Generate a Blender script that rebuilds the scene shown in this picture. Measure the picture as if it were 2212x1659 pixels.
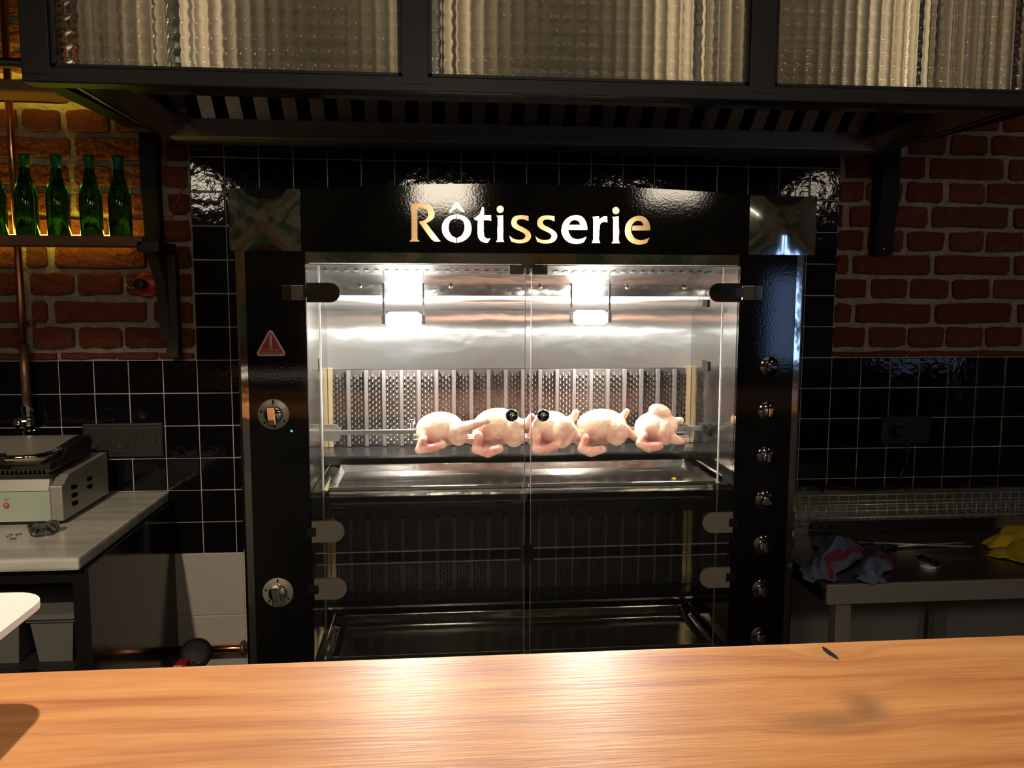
import bpy, bmesh, math, random
from mathutils import Vector, Matrix
random.seed(7)
PI = math.pi
for o in list(bpy.data.objects): bpy.data.objects.remove(o)
scn = bpy.context.scene
COL = scn.collection

# ------------------------------------------------------------------ camera
FPX, YAW, PIT, ROL = 1800.0, 0.0937626, 0.1066812, 0.0030567
CP = Vector((0.7137, -2.5862, 1.4994))
fw = Vector((math.sin(YAW)*math.cos(PIT), math.cos(YAW)*math.cos(PIT), -math.sin(PIT)))
r0 = Vector((math.cos(YAW), -math.sin(YAW), 0)); u0 = r0.cross(fw)
cr = math.cos(ROL)*r0 + math.sin(ROL)*u0
cu = -math.sin(ROL)*r0 + math.cos(ROL)*u0
cam_d = bpy.data.cameras.new('camera'); cam = bpy.data.objects.new('camera', cam_d); COL.objects.link(cam)
cam_d.sensor_width = 36.0; cam_d.lens = 36.0*FPX/2212.0; cam_d.clip_start = 0.02; cam_d.clip_end = 50
M = Matrix((cr, cu, -fw)).transposed().to_4x4(); M.translation = CP
cam.matrix_world = M
scn.camera = cam
def ray(x, y): return fw + cr*((x-1106)/FPX) - cu*((y-829.5)/FPX)
def onY(x, y, Y): d = ray(x, y); return CP + d*((Y-CP.y)/d.y)
def onX(x, y, X): d = ray(x, y); return CP + d*((X-CP.x)/d.x)
def onZ(x, y, Z): d = ray(x, y); return CP + d*((Z-CP.z)/d.z)
def proj(p):
    d = Vector(p)-CP; z = d.dot(fw); return (1106+FPX*d.dot(cr)/z, 829.5-FPX*d.dot(cu)/z)

# ------------------------------------------------------------------ world, exposure, lights
scn.view_settings.view_transform = 'Standard'; scn.view_settings.look = 'None'
scn.view_settings.gamma = 1.0; scn.view_settings.use_curve_mapping = False
scn.view_settings.exposure = 0.0
w = bpy.data.worlds.new('world'); scn.world = w; w.use_nodes = True
bg = w.node_tree.nodes['Background']; bg.inputs[0].default_value = (0.55, 0.62, 0.75, 1); bg.inputs[1].default_value = 0.012

def light(kind, name, loc, target, power, color, **kw):
    d = bpy.data.lights.new(name, kind); o = bpy.data.objects.new(name, d); COL.objects.link(o)
    d.energy = power; d.color = color
    o.location = loc
    if target is not None:
        o.rotation_euler = (Vector(target)-Vector(loc)).to_track_quat('-Z', 'Y').to_euler()
    for k, v in kw.items(): setattr(d, k, v)
    return o
WARM = (1.0, 0.72, 0.42)
light('SPOT', 'bar_spot', (0.15, -1.15, 2.75), (0.60, -1.80, 1.1), 150, (1.0, 0.80, 0.58), spot_size=1.25, spot_blend=0.9, shadow_soft_size=0.03)
light('SPOT', 'counter_spot', (-0.30, -2.95, 2.65), (-0.25, -0.40, 0.80), 165, (1.0, 0.80, 0.55), spot_size=0.46, spot_blend=0.5, shadow_soft_size=0.03)
light('AREA', 'pendant_glow', (0.78, -3.75, 2.13), (0.9, -0.6, 1.7), 6, (1.0, 0.86, 0.66), shape='RECTANGLE', size=0.34, size_y=0.24)
light('AREA', 'pendant_glow', (2.18, -3.75, 2.15), (1.3, -0.6, 1.7), 2.6, (1.0, 0.86, 0.66), shape='RECTANGLE', size=0.32, size_y=0.14)
light('AREA', 'pendant_glow', (-0.76, -3.1, 2.20), (0.0, 0.0, 1.8), 1.6, (1.0, 0.86, 0.66), shape='RECTANGLE', size=0.22, size_y=0.16)
light('AREA', 'pendant_glow', (3.30, -3.1, 2.20), (1.9, 0.0, 1.8), 0.8, (1.0, 0.86, 0.66), shape='RECTANGLE', size=0.22, size_y=0.16)
light('AREA', 'ceiling_glow', (1.0, -3.0, 2.85), (1.0, -3.0, 0.0), 5, (1.0, 0.80, 0.58), shape='RECTANGLE', size=3.0, size_y=1.6)

# ------------------------------------------------------------------ materials
MATS = {}
def nodes_of(name):
    m = bpy.data.materials.new(name); m.use_nodes = True
    nt = m.node_tree; b = nt.nodes['Principled BSDF']; MATS[name] = m
    return m, nt, b
def mat(name, col, rough=0.5, metal=0.0, bump=None, var=None, spec=None, coat=0.0, **kw):
    m, nt, b = nodes_of(name)
    b.inputs['Base Color'].default_value = (*col, 1); b.inputs['Roughness'].default_value = rough
    b.inputs['Metallic'].default_value = metal
    if spec is not None: b.inputs['Specular IOR Level'].default_value = spec
    if coat: b.inputs['Coat Weight'].default_value = coat; b.inputs['Coat Roughness'].default_value = 0.05
    for k, v in kw.items(): b.inputs[k].default_value = v
    tc = nt.nodes.new('ShaderNodeTexCoord')
    def noise(scale, stretch=(1, 1, 1), detail=4, src='Object'):
        mp = nt.nodes.new('ShaderNodeMapping'); mp.inputs['Scale'].default_value = stretch
        nt.links.new(tc.outputs[src], mp.inputs[0])
        n = nt.nodes.new('ShaderNodeTexNoise'); n.inputs['Scale'].default_value = scale; n.inputs['Detail'].default_value = detail
        nt.links.new(mp.outputs[0], n.inputs['Vector']); return n
    if bump:
        sc, dist, stretch = bump
        n = noise(sc, stretch); bp = nt.nodes.new('ShaderNodeBump'); bp.inputs['Distance'].default_value = dist
        nt.links.new(n.outputs['Fac'], bp.inputs['Height']); nt.links.new(bp.outputs[0], b.inputs['Normal'])
    if var:
        sc, col2, stretch = var
        n = noise(sc, stretch); rp = nt.nodes.new('ShaderNodeValToRGB')
        rp.color_ramp.elements[0].position = 0.35; rp.color_ramp.elements[1].position = 0.68
        rp.color_ramp.elements[0].color = (*col, 1); rp.color_ramp.elements[1].color = (*col2, 1)
        nt.links.new(n.outputs['Fac'], rp.inputs[0]); nt.links.new(rp.outputs[0], b.inputs['Base Color'])
    return m
def emit(name, col, strength):
    m, nt, b = nodes_of(name)
    b.inputs['Base Color'].default_value = (*col, 1)
    b.inputs['Emission Color'].default_value = (*col, 1); b.inputs['Emission Strength'].default_value = strength
    return m
def thin_glass(name, tint=(1, 1, 1), boost=1.0, rough=0.0):
    m = bpy.data.materials.new(name); m.use_nodes = True; nt = m.node_tree; nt.nodes.clear(); MATS[name] = m
    out = nt.nodes.new('ShaderNodeOutputMaterial'); mx = nt.nodes.new('ShaderNodeMixShader')
    tr = nt.nodes.new('ShaderNodeBsdfTransparent'); tr.inputs[0].default_value = (*tint, 1)
    gl = nt.nodes.new('ShaderNodeBsdfGlossy'); gl.inputs['Roughness'].default_value = rough
    fr = nt.nodes.new('ShaderNodeFresnel'); fr.inputs['IOR'].default_value = 1.5
    mu = nt.nodes.new('ShaderNodeMath'); mu.operation = 'MULTIPLY'; mu.inputs[1].default_value = boost
    nt.links.new(fr.outputs[0], mu.inputs[0]); nt.links.new(mu.outputs[0], mx.inputs[0])
    nt.links.new(tr.outputs[0], mx.inputs[1]); nt.links.new(gl.outputs[0], mx.inputs[2]); nt.links.new(mx.outputs[0], out.inputs[0])
    return m

mat('black_enamel', (0.006, 0.0055, 0.005), 0.05, bump=(200, 0.00007, (1, 1, 1)))
mat('black_frame', (0.010, 0.010, 0.011), 0.42)
mat('dark_iron', (0.008, 0.0075, 0.0075), 0.6, spec=0.3)
mat('chrome', (0.82, 0.82, 0.82), 0.04, 1.0)
mat('mirror_steel', (0.72, 0.70, 0.67), 0.06, 1.0, bump=(6, 0.0010, (1, 1, 1)))
mat('inner_steel', (0.66, 0.65, 0.63), 0.14, 1.0, bump=(5, 0.006, (1, 1, 1)))
mat('reflector_steel', (0.64, 0.655, 0.66), 0.38, 1.0, bump=(4, 0.012, (0.8, 1, 1)), Anisotropic=1.0)
_nt = MATS['reflector_steel'].node_tree; _tg = _nt.nodes.new('ShaderNodeTangent'); _tg.direction_type = 'UV_MAP'; _tg.uv_map = 'UVMap'
_nt.links.new(_tg.outputs[0], _nt.nodes['Principled BSDF'].inputs['Tangent'])
mat('roof_steel', (0.34, 0.34, 0.34), 0.16, 1.0, bump=(5, 0.012, (1, 1, 1)))
mat('brushed_steel', (0.55, 0.53, 0.50), 0.28, 1.0, bump=(90, 0.0006, (0.05, 3, 3)))
mat('hood_steel', (0.42, 0.41, 0.39), 0.25, 1.0)
mat('filter_steel', (0.52, 0.51, 0.49), 0.30, 0.65)
mat('hood_body', (0.12, 0.10, 0.072), 0.5, 0.0)
mat('burner_enamel', (0.042, 0.037, 0.035), 0.30, 0.35, var=(30, (0.06, 0.053, 0.05), (1, 1, 1)))
mat('burner_rib', (0.105, 0.095, 0.09), 0.42, 0.4)
mat('dark_steel', (0.10, 0.095, 0.09), 0.18, 0.9)
mat('brass_strip', (0.70, 0.58, 0.36), 0.28, 0.9)
mat('tray_steel', (0.42, 0.39, 0.36), 0.18, 1.0, bump=(14, 0.003, (0.3, 1, 1)))
mat('oil_steel', (0.30, 0.31, 0.18), 0.10, 1.0)
mat('copper', (0.72, 0.30, 0.16), 0.20, 1.0, var=(8, (0.55, 0.24, 0.13), (1, 1, 1)))
mat('dull_copper', (0.30, 0.17, 0.12), 0.45, 0.8, var=(40, (0.17, 0.11, 0.09), (1, 1, 0.4)))
mat('mortar', (0.30, 0.25, 0.20), 0.95, bump=(70, 0.012, (1, 1, 1)), var=(45, (0.42, 0.36, 0.29), (1, 1, 1)))
mat('grout', (0.62, 0.60, 0.56), 0.8)
mat('white_tile', (0.46, 0.44, 0.41), 0.12)
mat('white_plastic', (0.86, 0.85, 0.83), 0.30)
mat('grey_plastic', (0.15, 0.15, 0.147), 0.45)
mat('satin_steel', (0.50, 0.48, 0.44), 0.42, 0.55, bump=(90, 0.0004, (0.05, 3, 3)))
mat('black_plastic', (0.012, 0.012, 0.013), 0.35)
mat('socket_plastic', (0.017, 0.0165, 0.016), 0.5)
mat('cabinet_black', (0.012, 0.012, 0.013), 0.12)
mat('cabinet_inner', (0.02, 0.02, 0.02), 0.5)
mat('shelf_wood', (0.24, 0.12, 0.06), 0.65, var=(14, (0.15, 0.07, 0.035), (0.5, 5, 5)))
mat('bracket_wood', (0.045, 0.026, 0.018), 0.6, var=(18, (0.025, 0.015, 0.011), (4, 4, 0.5)))
mat('red_paint', (0.38, 0.012, 0.016), 0.32)
mat('sign_red', (0.33, 0.012, 0.02), 0.4)
mat('sign_cream', (0.50, 0.44, 0.36), 0.5)
mat('floor_tile', (0.07, 0.065, 0.06), 0.35, var=(3, (0.05, 0.045, 0.04), (1, 1, 1)))
mat('ceiling_paint', (0.05, 0.048, 0.045), 0.9)
mat('plaster', (0.30, 0.25, 0.19), 0.8)
mat('bar_body', (0.08, 0.072, 0.058), 0.5)
mat('grill_panel', (0.42, 0.50, 0.44), 0.25)
mat('grill_iron', (0.035, 0.033, 0.032), 0.4, 0.3)
mat('amber', (0.55, 0.13, 0.05), 0.3)
mat('bottle_foil', (0.02, 0.13, 0.05), 0.4, 0.3)
mat('foil_black', (0.02, 0.02, 0.022), 0.2, 0.6, var=(70, (0.35, 0.35, 0.35), (1, 1, 1)))
mat('blue_cloth', (0.17, 0.22, 0.40), 0.95, bump=(300, 0.002, (1, 1, 1)), var=(10, (0.14, 0.17, 0.25), (1, 1, 1)))
mat('pink_cloth', (0.24, 0.04, 0.085), 0.95, bump=(300, 0.002, (1, 1, 1)))
mat('yellow_cloth', (0.80, 0.58, 0.03), 0.95, bump=(200, 0.003, (1, 1, 1)), var=(30, (0.66, 0.46, 0.02), (1, 1, 1)))
mat('wire_steel', (0.62, 0.61, 0.58), 0.30, 0.6)
mat('sign_back', (0.95, 0.76, 0.52), 0.6)
mat('dark_recess', (0.006, 0.006, 0.006), 0.8, spec=0.1)
mat('cap_mirror', (0.62, 0.61, 0.60), 0.05, 1.0, bump=(5, 0.0015, (1, 1, 0.4)))
mat('hinge_dark', (0.25, 0.22, 0.20), 0.08, 1.0)
mat('hinge_light', (0.46, 0.43, 0.34), 0.36, 0.45)
mat('oil_drop', (0.5, 0.28, 0.03), 0.1)
emit('lamp_glow', (1.0, 0.94, 0.86), 1050.0)
emit('sign_lamp', (1.0, 0.84, 0.60), 110.0)
emit('hood_lamp', (1.0, 0.80, 0.55), 24.0)
emit('led_strip', (1.0, 0.76, 0.06), 28.0)
emit('sky_glow', (0.42, 0.62, 1.0), 1.0)
emit('green_led', (0.15, 0.8, 0.6), 0.8)
emit('window_glow', (0.35, 0.55, 1.0), 4.5)
thin_glass('door_glass', (0.97, 0.98, 0.97), 1.0)
thin_glass('clear_glass', (0.95, 0.96, 0.95), 1.0)
mat('green_glass', (0.016, 0.15, 0.03), 0.06, **{'Transmission Weight': 1.0, 'IOR': 1.35})
mat('reeded_glass', (0.93, 0.94, 0.90), 0.06, **{'Transmission Weight': 1.0, 'IOR': 1.45})

# brick: per object colour variation
def brick_mat():
    m, nt, b = nodes_of('brick'); N = nt.nodes; L = nt.links
    oi = N.new('ShaderNodeObjectInfo'); tc = N.new('ShaderNodeTexCoord')
    rp = N.new('ShaderNodeValToRGB'); e = rp.color_ramp.elements
    e[0].position = 0; e[0].color = (0.21, 0.045, 0.022, 1); e[1].position = 1; e[1].color = (0.16, 0.06, 0.035, 1)
    for p, c in ((0.3, (0.25, 0.058, 0.028, 1)), (0.6, (0.18, 0.036, 0.018, 1)), (0.85, (0.27, 0.07, 0.03, 1))):
        x = e.new(p); x.color = c
    L.new(oi.outputs['Random'], rp.inputs[0])
    n = N.new('ShaderNodeTexNoise'); n.inputs['Scale'].default_value = 38; n.inputs['Detail'].default_value = 6
    L.new(tc.outputs['Object'], n.inputs['Vector'])
    mx = N.new('ShaderNodeMix'); mx.data_type = 'RGBA'; mx.blend_type = 'MULTIPLY'; mx.inputs[0].default_value = 0.7
    L.new(rp.outputs[0], mx.inputs[6]); L.new(n.outputs['Fac'], mx.inputs[7])
    v = N.new('ShaderNodeTexVoronoi'); v.inputs['Scale'].default_value = 95
    L.new(tc.outputs['Object'], v.inputs['Vector'])
    lt = N.new('ShaderNodeMath'); lt.operation = 'LESS_THAN'; lt.inputs[1].default_value = 0.12; L.new(v.outputs['Distance'], lt.inputs[0])
    n2 = N.new('ShaderNodeTexNoise'); n2.inputs['Scale'].default_value = 25; L.new(tc.outputs['Object'], n2.inputs['Vector'])
    gt = N.new('ShaderNodeMath'); gt.operation = 'GREATER_THAN'; gt.inputs[1].default_value = 0.54; L.new(n2.outputs['Fac'], gt.inputs[0])
    mm = N.new('ShaderNodeMath'); mm.operation = 'MULTIPLY'; L.new(lt.outputs[0], mm.inputs[0]); L.new(gt.outputs[0], mm.inputs[1])
    sc = N.new('ShaderNodeMix'); sc.data_type = 'RGBA'; L.new(mm.outputs[0], sc.inputs[0]); L.new(mx.outputs[2], sc.inputs[6]); sc.inputs[7].default_value = (0.42, 0.34, 0.28, 1)
    g = N.new('ShaderNodeMix'); g.data_type = 'RGBA'; g.blend_type = 'ADD'; g.inputs[0].default_value = 0.0
    L.new(sc.outputs[2], b.inputs['Base Color'])
    b.inputs['Roughness'].default_value = 0.9
    bp = N.new('ShaderNodeBump'); bp.inputs['Distance'].default_value = 0.022; L.new(n.outputs['Fac'], bp.inputs['Height']); L.new(bp.outputs[0], b.inputs['Normal'])
brick_mat()
def tile_mat():
    m, nt, b = nodes_of('black_tile'); N = nt.nodes; L = nt.links
    b.inputs['Base Color'].default_value = (0.004, 0.004, 0.005, 1); b.inputs['Roughness'].default_value = 0.06
    tc = N.new('ShaderNodeTexCoord'); oi = N.new('ShaderNodeObjectInfo')
    ad = N.new('ShaderNodeVectorMath'); ad.operation = 'ADD'
    sc = N.new('ShaderNodeVectorMath'); sc.operation = 'SCALE'; sc.inputs[3].default_value = 37.0
    cb = N.new('ShaderNodeCombineXYZ')
    for i in range(3): L.new(oi.outputs['Random'], cb.inputs[i])
    L.new(cb.outputs[0], sc.inputs[0]); L.new(tc.outputs['Object'], ad.inputs[0]); L.new(sc.outputs[0], ad.inputs[1])
    n = N.new('ShaderNodeTexNoise'); n.inputs['Scale'].default_value = 34; n.inputs['Detail'].default_value = 3
    L.new(ad.outputs[0], n.inputs['Vector'])
    bp = N.new('ShaderNodeBump'); bp.inputs['Distance'].default_value = 0.0014; bp.inputs['Strength'].default_value = 0.6
    L.new(n.outputs['Fac'], bp.inputs['Height']); L.new(bp.outputs[0], b.inputs['Normal'])
tile_mat()
def wood_mat():
    m, nt, b = nodes_of('bar_wood'); N = nt.nodes; L = nt.links
    tc = N.new('ShaderNodeTexCoord')
    # two knots bend the grain
    def knot(cx, cy, rx, ry):
        mp = N.new('ShaderNodeMapping'); mp.vector_type = 'POINT'
        mp.inputs['Location'].default_value = (-cx/rx, -cy/ry, 0); mp.inputs['Scale'].default_value = (1/rx, 1/ry, 0)
        L.new(tc.outputs['Object'], mp.inputs[0])
        ln = N.new('ShaderNodeVectorMath'); ln.operation = 'LENGTH'; L.new(mp.outputs[0], ln.inputs[0])
        mr = N.new('ShaderNodeMapRange'); mr.inputs[1].default_value = 0.0; mr.inputs[2].default_value = 1.0; mr.inputs[3].default_value = 1.0; mr.inputs[4].default_value = 0.0
        mr.interpolation_type = 'SMOOTHSTEP'
        L.new(ln.outputs['Value'], mr.inputs[0]); return mr
    k1 = knot(*KN[0]); k2 = knot(*KN[1]); k3 = knot(*KN[2])
    warp = N.new('ShaderNodeTexNoise'); warp.inputs['Scale'].default_value = 3.5; warp.inputs['Detail'].default_value = 3
    mpw = N.new('ShaderNodeMapping'); mpw.inputs['Scale'].default_value = (0.6, 2.5, 1); L.new(tc.outputs['Object'], mpw.inputs[0]); L.new(mpw.outputs[0], warp.inputs['Vector'])
    sp = N.new('ShaderNodeSeparateXYZ'); L.new(tc.outputs['Object'], sp.inputs[0])
    def ma(op, a, bb):
        x = N.new('ShaderNodeMath'); x.operation = op
        for i, v in enumerate((a, bb)):
            if isinstance(v, (int, float)): x.inputs[i].default_value = v
            else: L.new(v, x.inputs[i])
        return x.outputs[0]
    off = ma('ADD', ma('MULTIPLY', warp.outputs['Fac'], 0.06), ma('ADD', ma('MULTIPLY', k1.outputs[0], 0.03), ma('MULTIPLY', k2.outputs[0], 0.05)))
    yy = ma('ADD', sp.outputs['Y'], off)
    cb = N.new('ShaderNodeCombineXYZ'); L.new(ma('MULTIPLY', sp.outputs['X'], 0.9), cb.inputs[0]); L.new(ma('MULTIPLY', yy, 15.0), cb.inputs[1])
    n = N.new('ShaderNodeTexNoise'); n.inputs['Scale'].default_value = 1.6; n.inputs['Detail'].default_value = 5; n.inputs['Roughness'].default_value = 0.6
    L.new(cb.outputs[0], n.inputs['Vector'])
    rp = N.new('ShaderNodeValToRGB'); e = rp.color_ramp.elements
    e[0].position = 0.33; e[0].color = (0.36, 0.135, 0.050, 1); e[1].position = 0.68; e[1].color = (0.68, 0.35, 0.14, 1)
    x = e.new(0.5); x.color = (0.56, 0.255, 0.095, 1)
    L.new(n.outputs['Fac'], rp.inputs[0])
    fine = N.new('ShaderNodeTexNoise'); fine.inputs['Scale'].default_value = 60; mpf = N.new('ShaderNodeMapping'); mpf.inputs['Scale'].default_value = (0.25, 4, 1)
    L.new(tc.outputs['Object'], mpf.inputs[0]); L.new(mpf.outputs[0], fine.inputs['Vector'])
    mx = N.new('ShaderNodeMix'); mx.data_type = 'RGBA'; mx.blend_type = 'OVERLAY'; mx.inputs[0].default_value = 0.22
    L.new(rp.outputs[0], mx.inputs[6]); L.new(fine.outputs['Fac'], mx.inputs[7])
    dk = N.new('ShaderNodeMix'); dk.data_type = 'RGBA'
    dn = N.new('ShaderNodeTexNoise'); dn.inputs['Scale'].default_value = 9; dn.inputs['Detail'].default_value = 5
    mpd = N.new('ShaderNodeMapping'); mpd.inputs['Scale'].default_value = (0.8, 5, 1); L.new(tc.outputs['Object'], mpd.inputs[0]); L.new(mpd.outputs[0], dn.inputs['Vector'])
    kk = ma('ADD', ma('MULTIPLY', k1.outputs[0], 0.3), ma('ADD', ma('MULTIPLY', k2.outputs[0], 0.6), ma('MULTIPLY', k3.outputs[0], 0.6)))
    fac = ma('MULTIPLY', kk, ma('MULTIPLY', dn.outputs['Fac'], 1.5))
    L.new(fac, dk.inputs[0]); L.new(mx.outputs[2], dk.inputs[6]); dk.inputs[7].default_value = (0.10, 0.055, 0.035, 1)
    L.new(dk.outputs[2], b.inputs['Base Color'])
    b.inputs['Roughness'].default_value = 0.42; b.inputs['Specular IOR Level'].default_value = 0.35
    bp = N.new('ShaderNodeBump'); bp.inputs['Distance'].default_value = 0.00035; L.new(fine.outputs['Fac'], bp.inputs['Height']); L.new(bp.outputs[0], b.inputs['Normal'])
BAR = Vector((0.95, -1.93, 0.0))
def knl(x, y): p = onZ(x, y, 1.1); return (p.x-BAR.x, p.y-BAR.y)
KN = [(*knl(1800, 1412), 0.07, 0.03), (*knl(1800, 1560), 0.10, 0.035), (*knl(1865, 1520), 0.035, 0.045)]
wood_mat()
def marble_mat():
    m, nt, b = nodes_of('marble'); N = nt.nodes; L = nt.links
    tc = N.new('ShaderNodeTexCoord'); mp = N.new('ShaderNodeMapping'); mp.inputs['Scale'].default_value = (1.2, 9, 9); mp.inputs['Rotation'].default_value = (0, 0, 0.12)
    L.new(tc.outputs['Object'], mp.inputs[0])
    n = N.new('ShaderNodeTexNoise'); n.inputs['Scale'].default_value = 1.8; n.inputs['Detail'].default_value = 5; n.inputs['Distortion'].default_value = 0.6
    L.new(mp.outputs[0], n.inputs['Vector'])
    rp = N.new('ShaderNodeValToRGB'); e = rp.color_ramp.elements
    e[0].position = 0.36; e[0].color = (0.42, 0.42, 0.40, 1); e[1].position = 0.62; e[1].color = (0.68, 0.67, 0.62, 1)
    L.new(n.outputs['Fac'], rp.inputs[0]); L.new(rp.outputs[0], b.inputs['Base Color']); b.inputs['Roughness'].default_value = 0.22
marble_mat()
def skin_mat():
    m, nt, b = nodes_of('chicken_skin'); N = nt.nodes; L = nt.links
    tc = N.new('ShaderNodeTexCoord')
    n = N.new('ShaderNodeTexNoise'); n.inputs['Scale'].default_value = 22; n.inputs['Detail'].default_value = 4; L.new(tc.outputs['Object'], n.inputs['Vector'])
    rp = N.new('ShaderNodeValToRGB'); e = rp.color_ramp.elements
    e[0].position = 0.36; e[0].color = (0.40, 0.11, 0.085, 1); e[1].position = 0.62; e[1].color = (0.70, 0.47, 0.33, 1)
    x = e.new(0.47); x.color = (0.58, 0.29, 0.22, 1)
    L.new(n.outputs['Fac'], rp.inputs[0]); L.new(rp.outputs[0], b.inputs['Base Color'])
    b.inputs['Roughness'].default_value = 0.38
    b.inputs['Subsurface Weight'].default_value = 0.10; b.inputs['Subsurface Radius'].default_value = (0.012, 0.005, 0.003); b.inputs['Subsurface Scale'].default_value = 0.6
    v = N.new('ShaderNodeTexVoronoi'); v.inputs['Scale'].default_value = 300; L.new(tc.outputs['Object'], v.inputs['Vector'])
    bp = N.new('ShaderNodeBump'); bp.inputs['Distance'].default_value = 0.0012; bp.inputs['Strength'].default_value = 0.5
    L.new(v.outputs['Distance'], bp.inputs['Height']); L.new(bp.outputs[0], b.inputs['Normal'])
skin_mat()
def wallpaper_mat():
    m, nt, b = nodes_of('leaf_wallpaper'); N = nt.nodes; L = nt.links
    tc = N.new('ShaderNodeTexCoord'); v = N.new('ShaderNodeTexVoronoi'); v.inputs['Scale'].default_value = 4.5
    L.new(tc.outputs['Object'], v.inputs['Vector'])
    rp = N.new('ShaderNodeValToRGB'); rp.color_ramp.interpolation = 'CONSTANT'; e = rp.color_ramp.elements
    e[0].position = 0; e[0].color = (0.30, 0.25, 0.15, 1); e[1].position = 0.35; e[1].color = (0.07, 0.13, 0.05, 1)
    for p, c in ((0.55, (0.36, 0.30, 0.18, 1)), (0.72, (0.32, 0.16, 0.04, 1)), (0.86, (0.10, 0.16, 0.08, 1))):
        x = e.new(p); x.color = c
    L.new(v.outputs['Color'], rp.inputs[0]); L.new(rp.outputs[0], b.inputs['Base Color']); b.inputs['Roughness'].default_value = 0.9
wallpaper_mat()

# ------------------------------------------------------------------ mesh helpers
ORG = {}
class MB:
    def __init__(s): s.v = []; s.f = []; s.sm = []; s.mi = []; s.cur = 0
    def add(s, vs, fs, smooth=False):
        o = len(s.v); s.v += [tuple(v) for v in vs]
        for f in fs: s.f.append([i+o for i in f]); s.sm.append(smooth); s.mi.append(s.cur)
        return s
    def box(s, x0, x1, y0, y1, z0, z1, bev=0.0):
        if x0 > x1: x0, x1 = x1, x0
        if y0 > y1: y0, y1 = y1, y0
        if z0 > z1: z0, z1 = z1, z0
        if bev <= 0:
            vs = [(x, y, z) for x in (x0, x1) for y in (y0, y1) for z in (z0, z1)]
            return s.add(vs, [(0, 1, 3, 2), (4, 6, 7, 5), (0, 4, 5, 1), (2, 3, 7, 6), (0, 2, 6, 4), (1, 5, 7, 3)])
        bm = bmesh.new(); bmesh.ops.create_cube(bm, size=1)
        for v in bm.verts: v.co = Vector(((x0+x1)/2+v.co.x*(x1-x0), (y0+y1)/2+v.co.y*(y1-y0), (z0+z1)/2+v.co.z*(z1-z0)))
        bmesh.ops.bevel(bm, geom=list(bm.edges), offset=bev, segments=2, affect='EDGES', profile=0.6)
        return s.bm(bm)
    def bm(s, bm, smooth=False):
        bm.verts.index_update(); vs = [v.co.copy() for v in bm.verts]; fs = [[v.index for v in f.verts] for f in bm.faces]; bm.free()
        return s.add(vs, fs, smooth)
    def lathe(s, prof, c, axis='Z', seg=24, smooth=True):
        # prof: list of (r, h); revolved about an axis through c
        c = Vector(c); vs = []; fs = []
        if isinstance(axis, str): ax = {'X': Vector((1, 0, 0)), 'Y': Vector((0, 1, 0)), 'Z': Vector((0, 0, 1))}[axis]
        else: ax = Vector(axis).normalized()
        a = ax.orthogonal().normalized(); b = ax.cross(a)
        n = len(prof)
        for (r, h) in prof:
            for k in range(seg):
                t = 2*PI*k/seg; vs.append(c+ax*h+(a*math.cos(t)+b*math.sin(t))*r)
        for i in range(n-1):
            for k in range(seg):
                k2 = (k+1) % seg; fs.append((i*seg+k, i*seg+k2, (i+1)*seg+k2, (i+1)*seg+k))
        s.add(vs, fs, smooth)
        o = len(s.v)-len(vs)
        for i, rev in ((0, True), (n-1, False)):
            if prof[i][0] > 1e-6:
                f = [o+i*seg+k for k in range(seg)]
                s.f.append(f[::-1] if rev else f); s.sm.append(False); s.mi.append(s.cur)
        return s
    def cyl(s, p0, p1, r, r2=None, seg=16, smooth=True):
        p0 = Vector(p0); p1 = Vector(p1); L = (p1-p0).length
        return s.lathe([(r, 0), (r if r2 is None else r2, L)], p0, (p1-p0), seg, smooth)
    def tube(s, pts, r, seg=8):
        pts = [Vector(p) for p in pts]; vs = []; fs = []; n = len(pts)
        rr = r if isinstance(r, (list, tuple)) else [r]*n
        prev = None
        for i, p in enumerate(pts):
            t = (pts[min(i+1, n-1)]-pts[max(i-1, 0)]).normalized()
            if prev is None: a = t.orthogonal().normalized()
            else: a = (prev-t*prev.dot(t)).normalized()
            prev = a; b = t.cross(a)
            for k in range(seg):
                q = 2*PI*k/seg; vs.append(p+(a*math.cos(q)+b*math.sin(q))*rr[i])
        for i in range(n-1):
            for k in range(seg): fs.append((i*seg+k, i*seg+(k+1) % seg, (i+1)*seg+(k+1) % seg, (i+1)*seg+k))
        fs.append(list(range(seg))[::-1]); fs.append([(n-1)*seg+k for k in range(seg)])
        return s.add(vs, fs, True)
    def prism(s, poly, axis, a, b):
        # poly: 2D points; axis 'Y': (x,z) extruded from y=a to b; 'X': (y,z); 'Z': (x,y)
        def P(u, v, w): return {'Y': (u, w, v), 'X': (w, u, v), 'Z': (u, v, w)}[axis]
        n = len(poly)
        vs = [P(u, v, a) for u, v in poly]+[P(u, v, b) for u, v in poly]
        fs = [list(range(n)), list(range(2*n-1, n-1, -1))]+[(i, i+n, (i+1) % n+n, (i+1) % n) for i in range(n)]
        s.add(vs, fs)
        return s
    def sheet(s, prof, x0, x1, nx=1, smooth=True):
        # profile in (y,z) swept along x: an open sheet
        vs = []; n = len(prof); fs = []
        for i in range(nx+1):
            x = x0+(x1-x0)*i/nx
            vs += [(x, y, z) for y, z in prof]
        for i in range(nx):
            for k in range(n-1): fs.append((i*n+k, i*n+k+1, (i+1)*n+k+1, (i+1)*n+k))
        return s.add(vs, fs, smooth)
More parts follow.
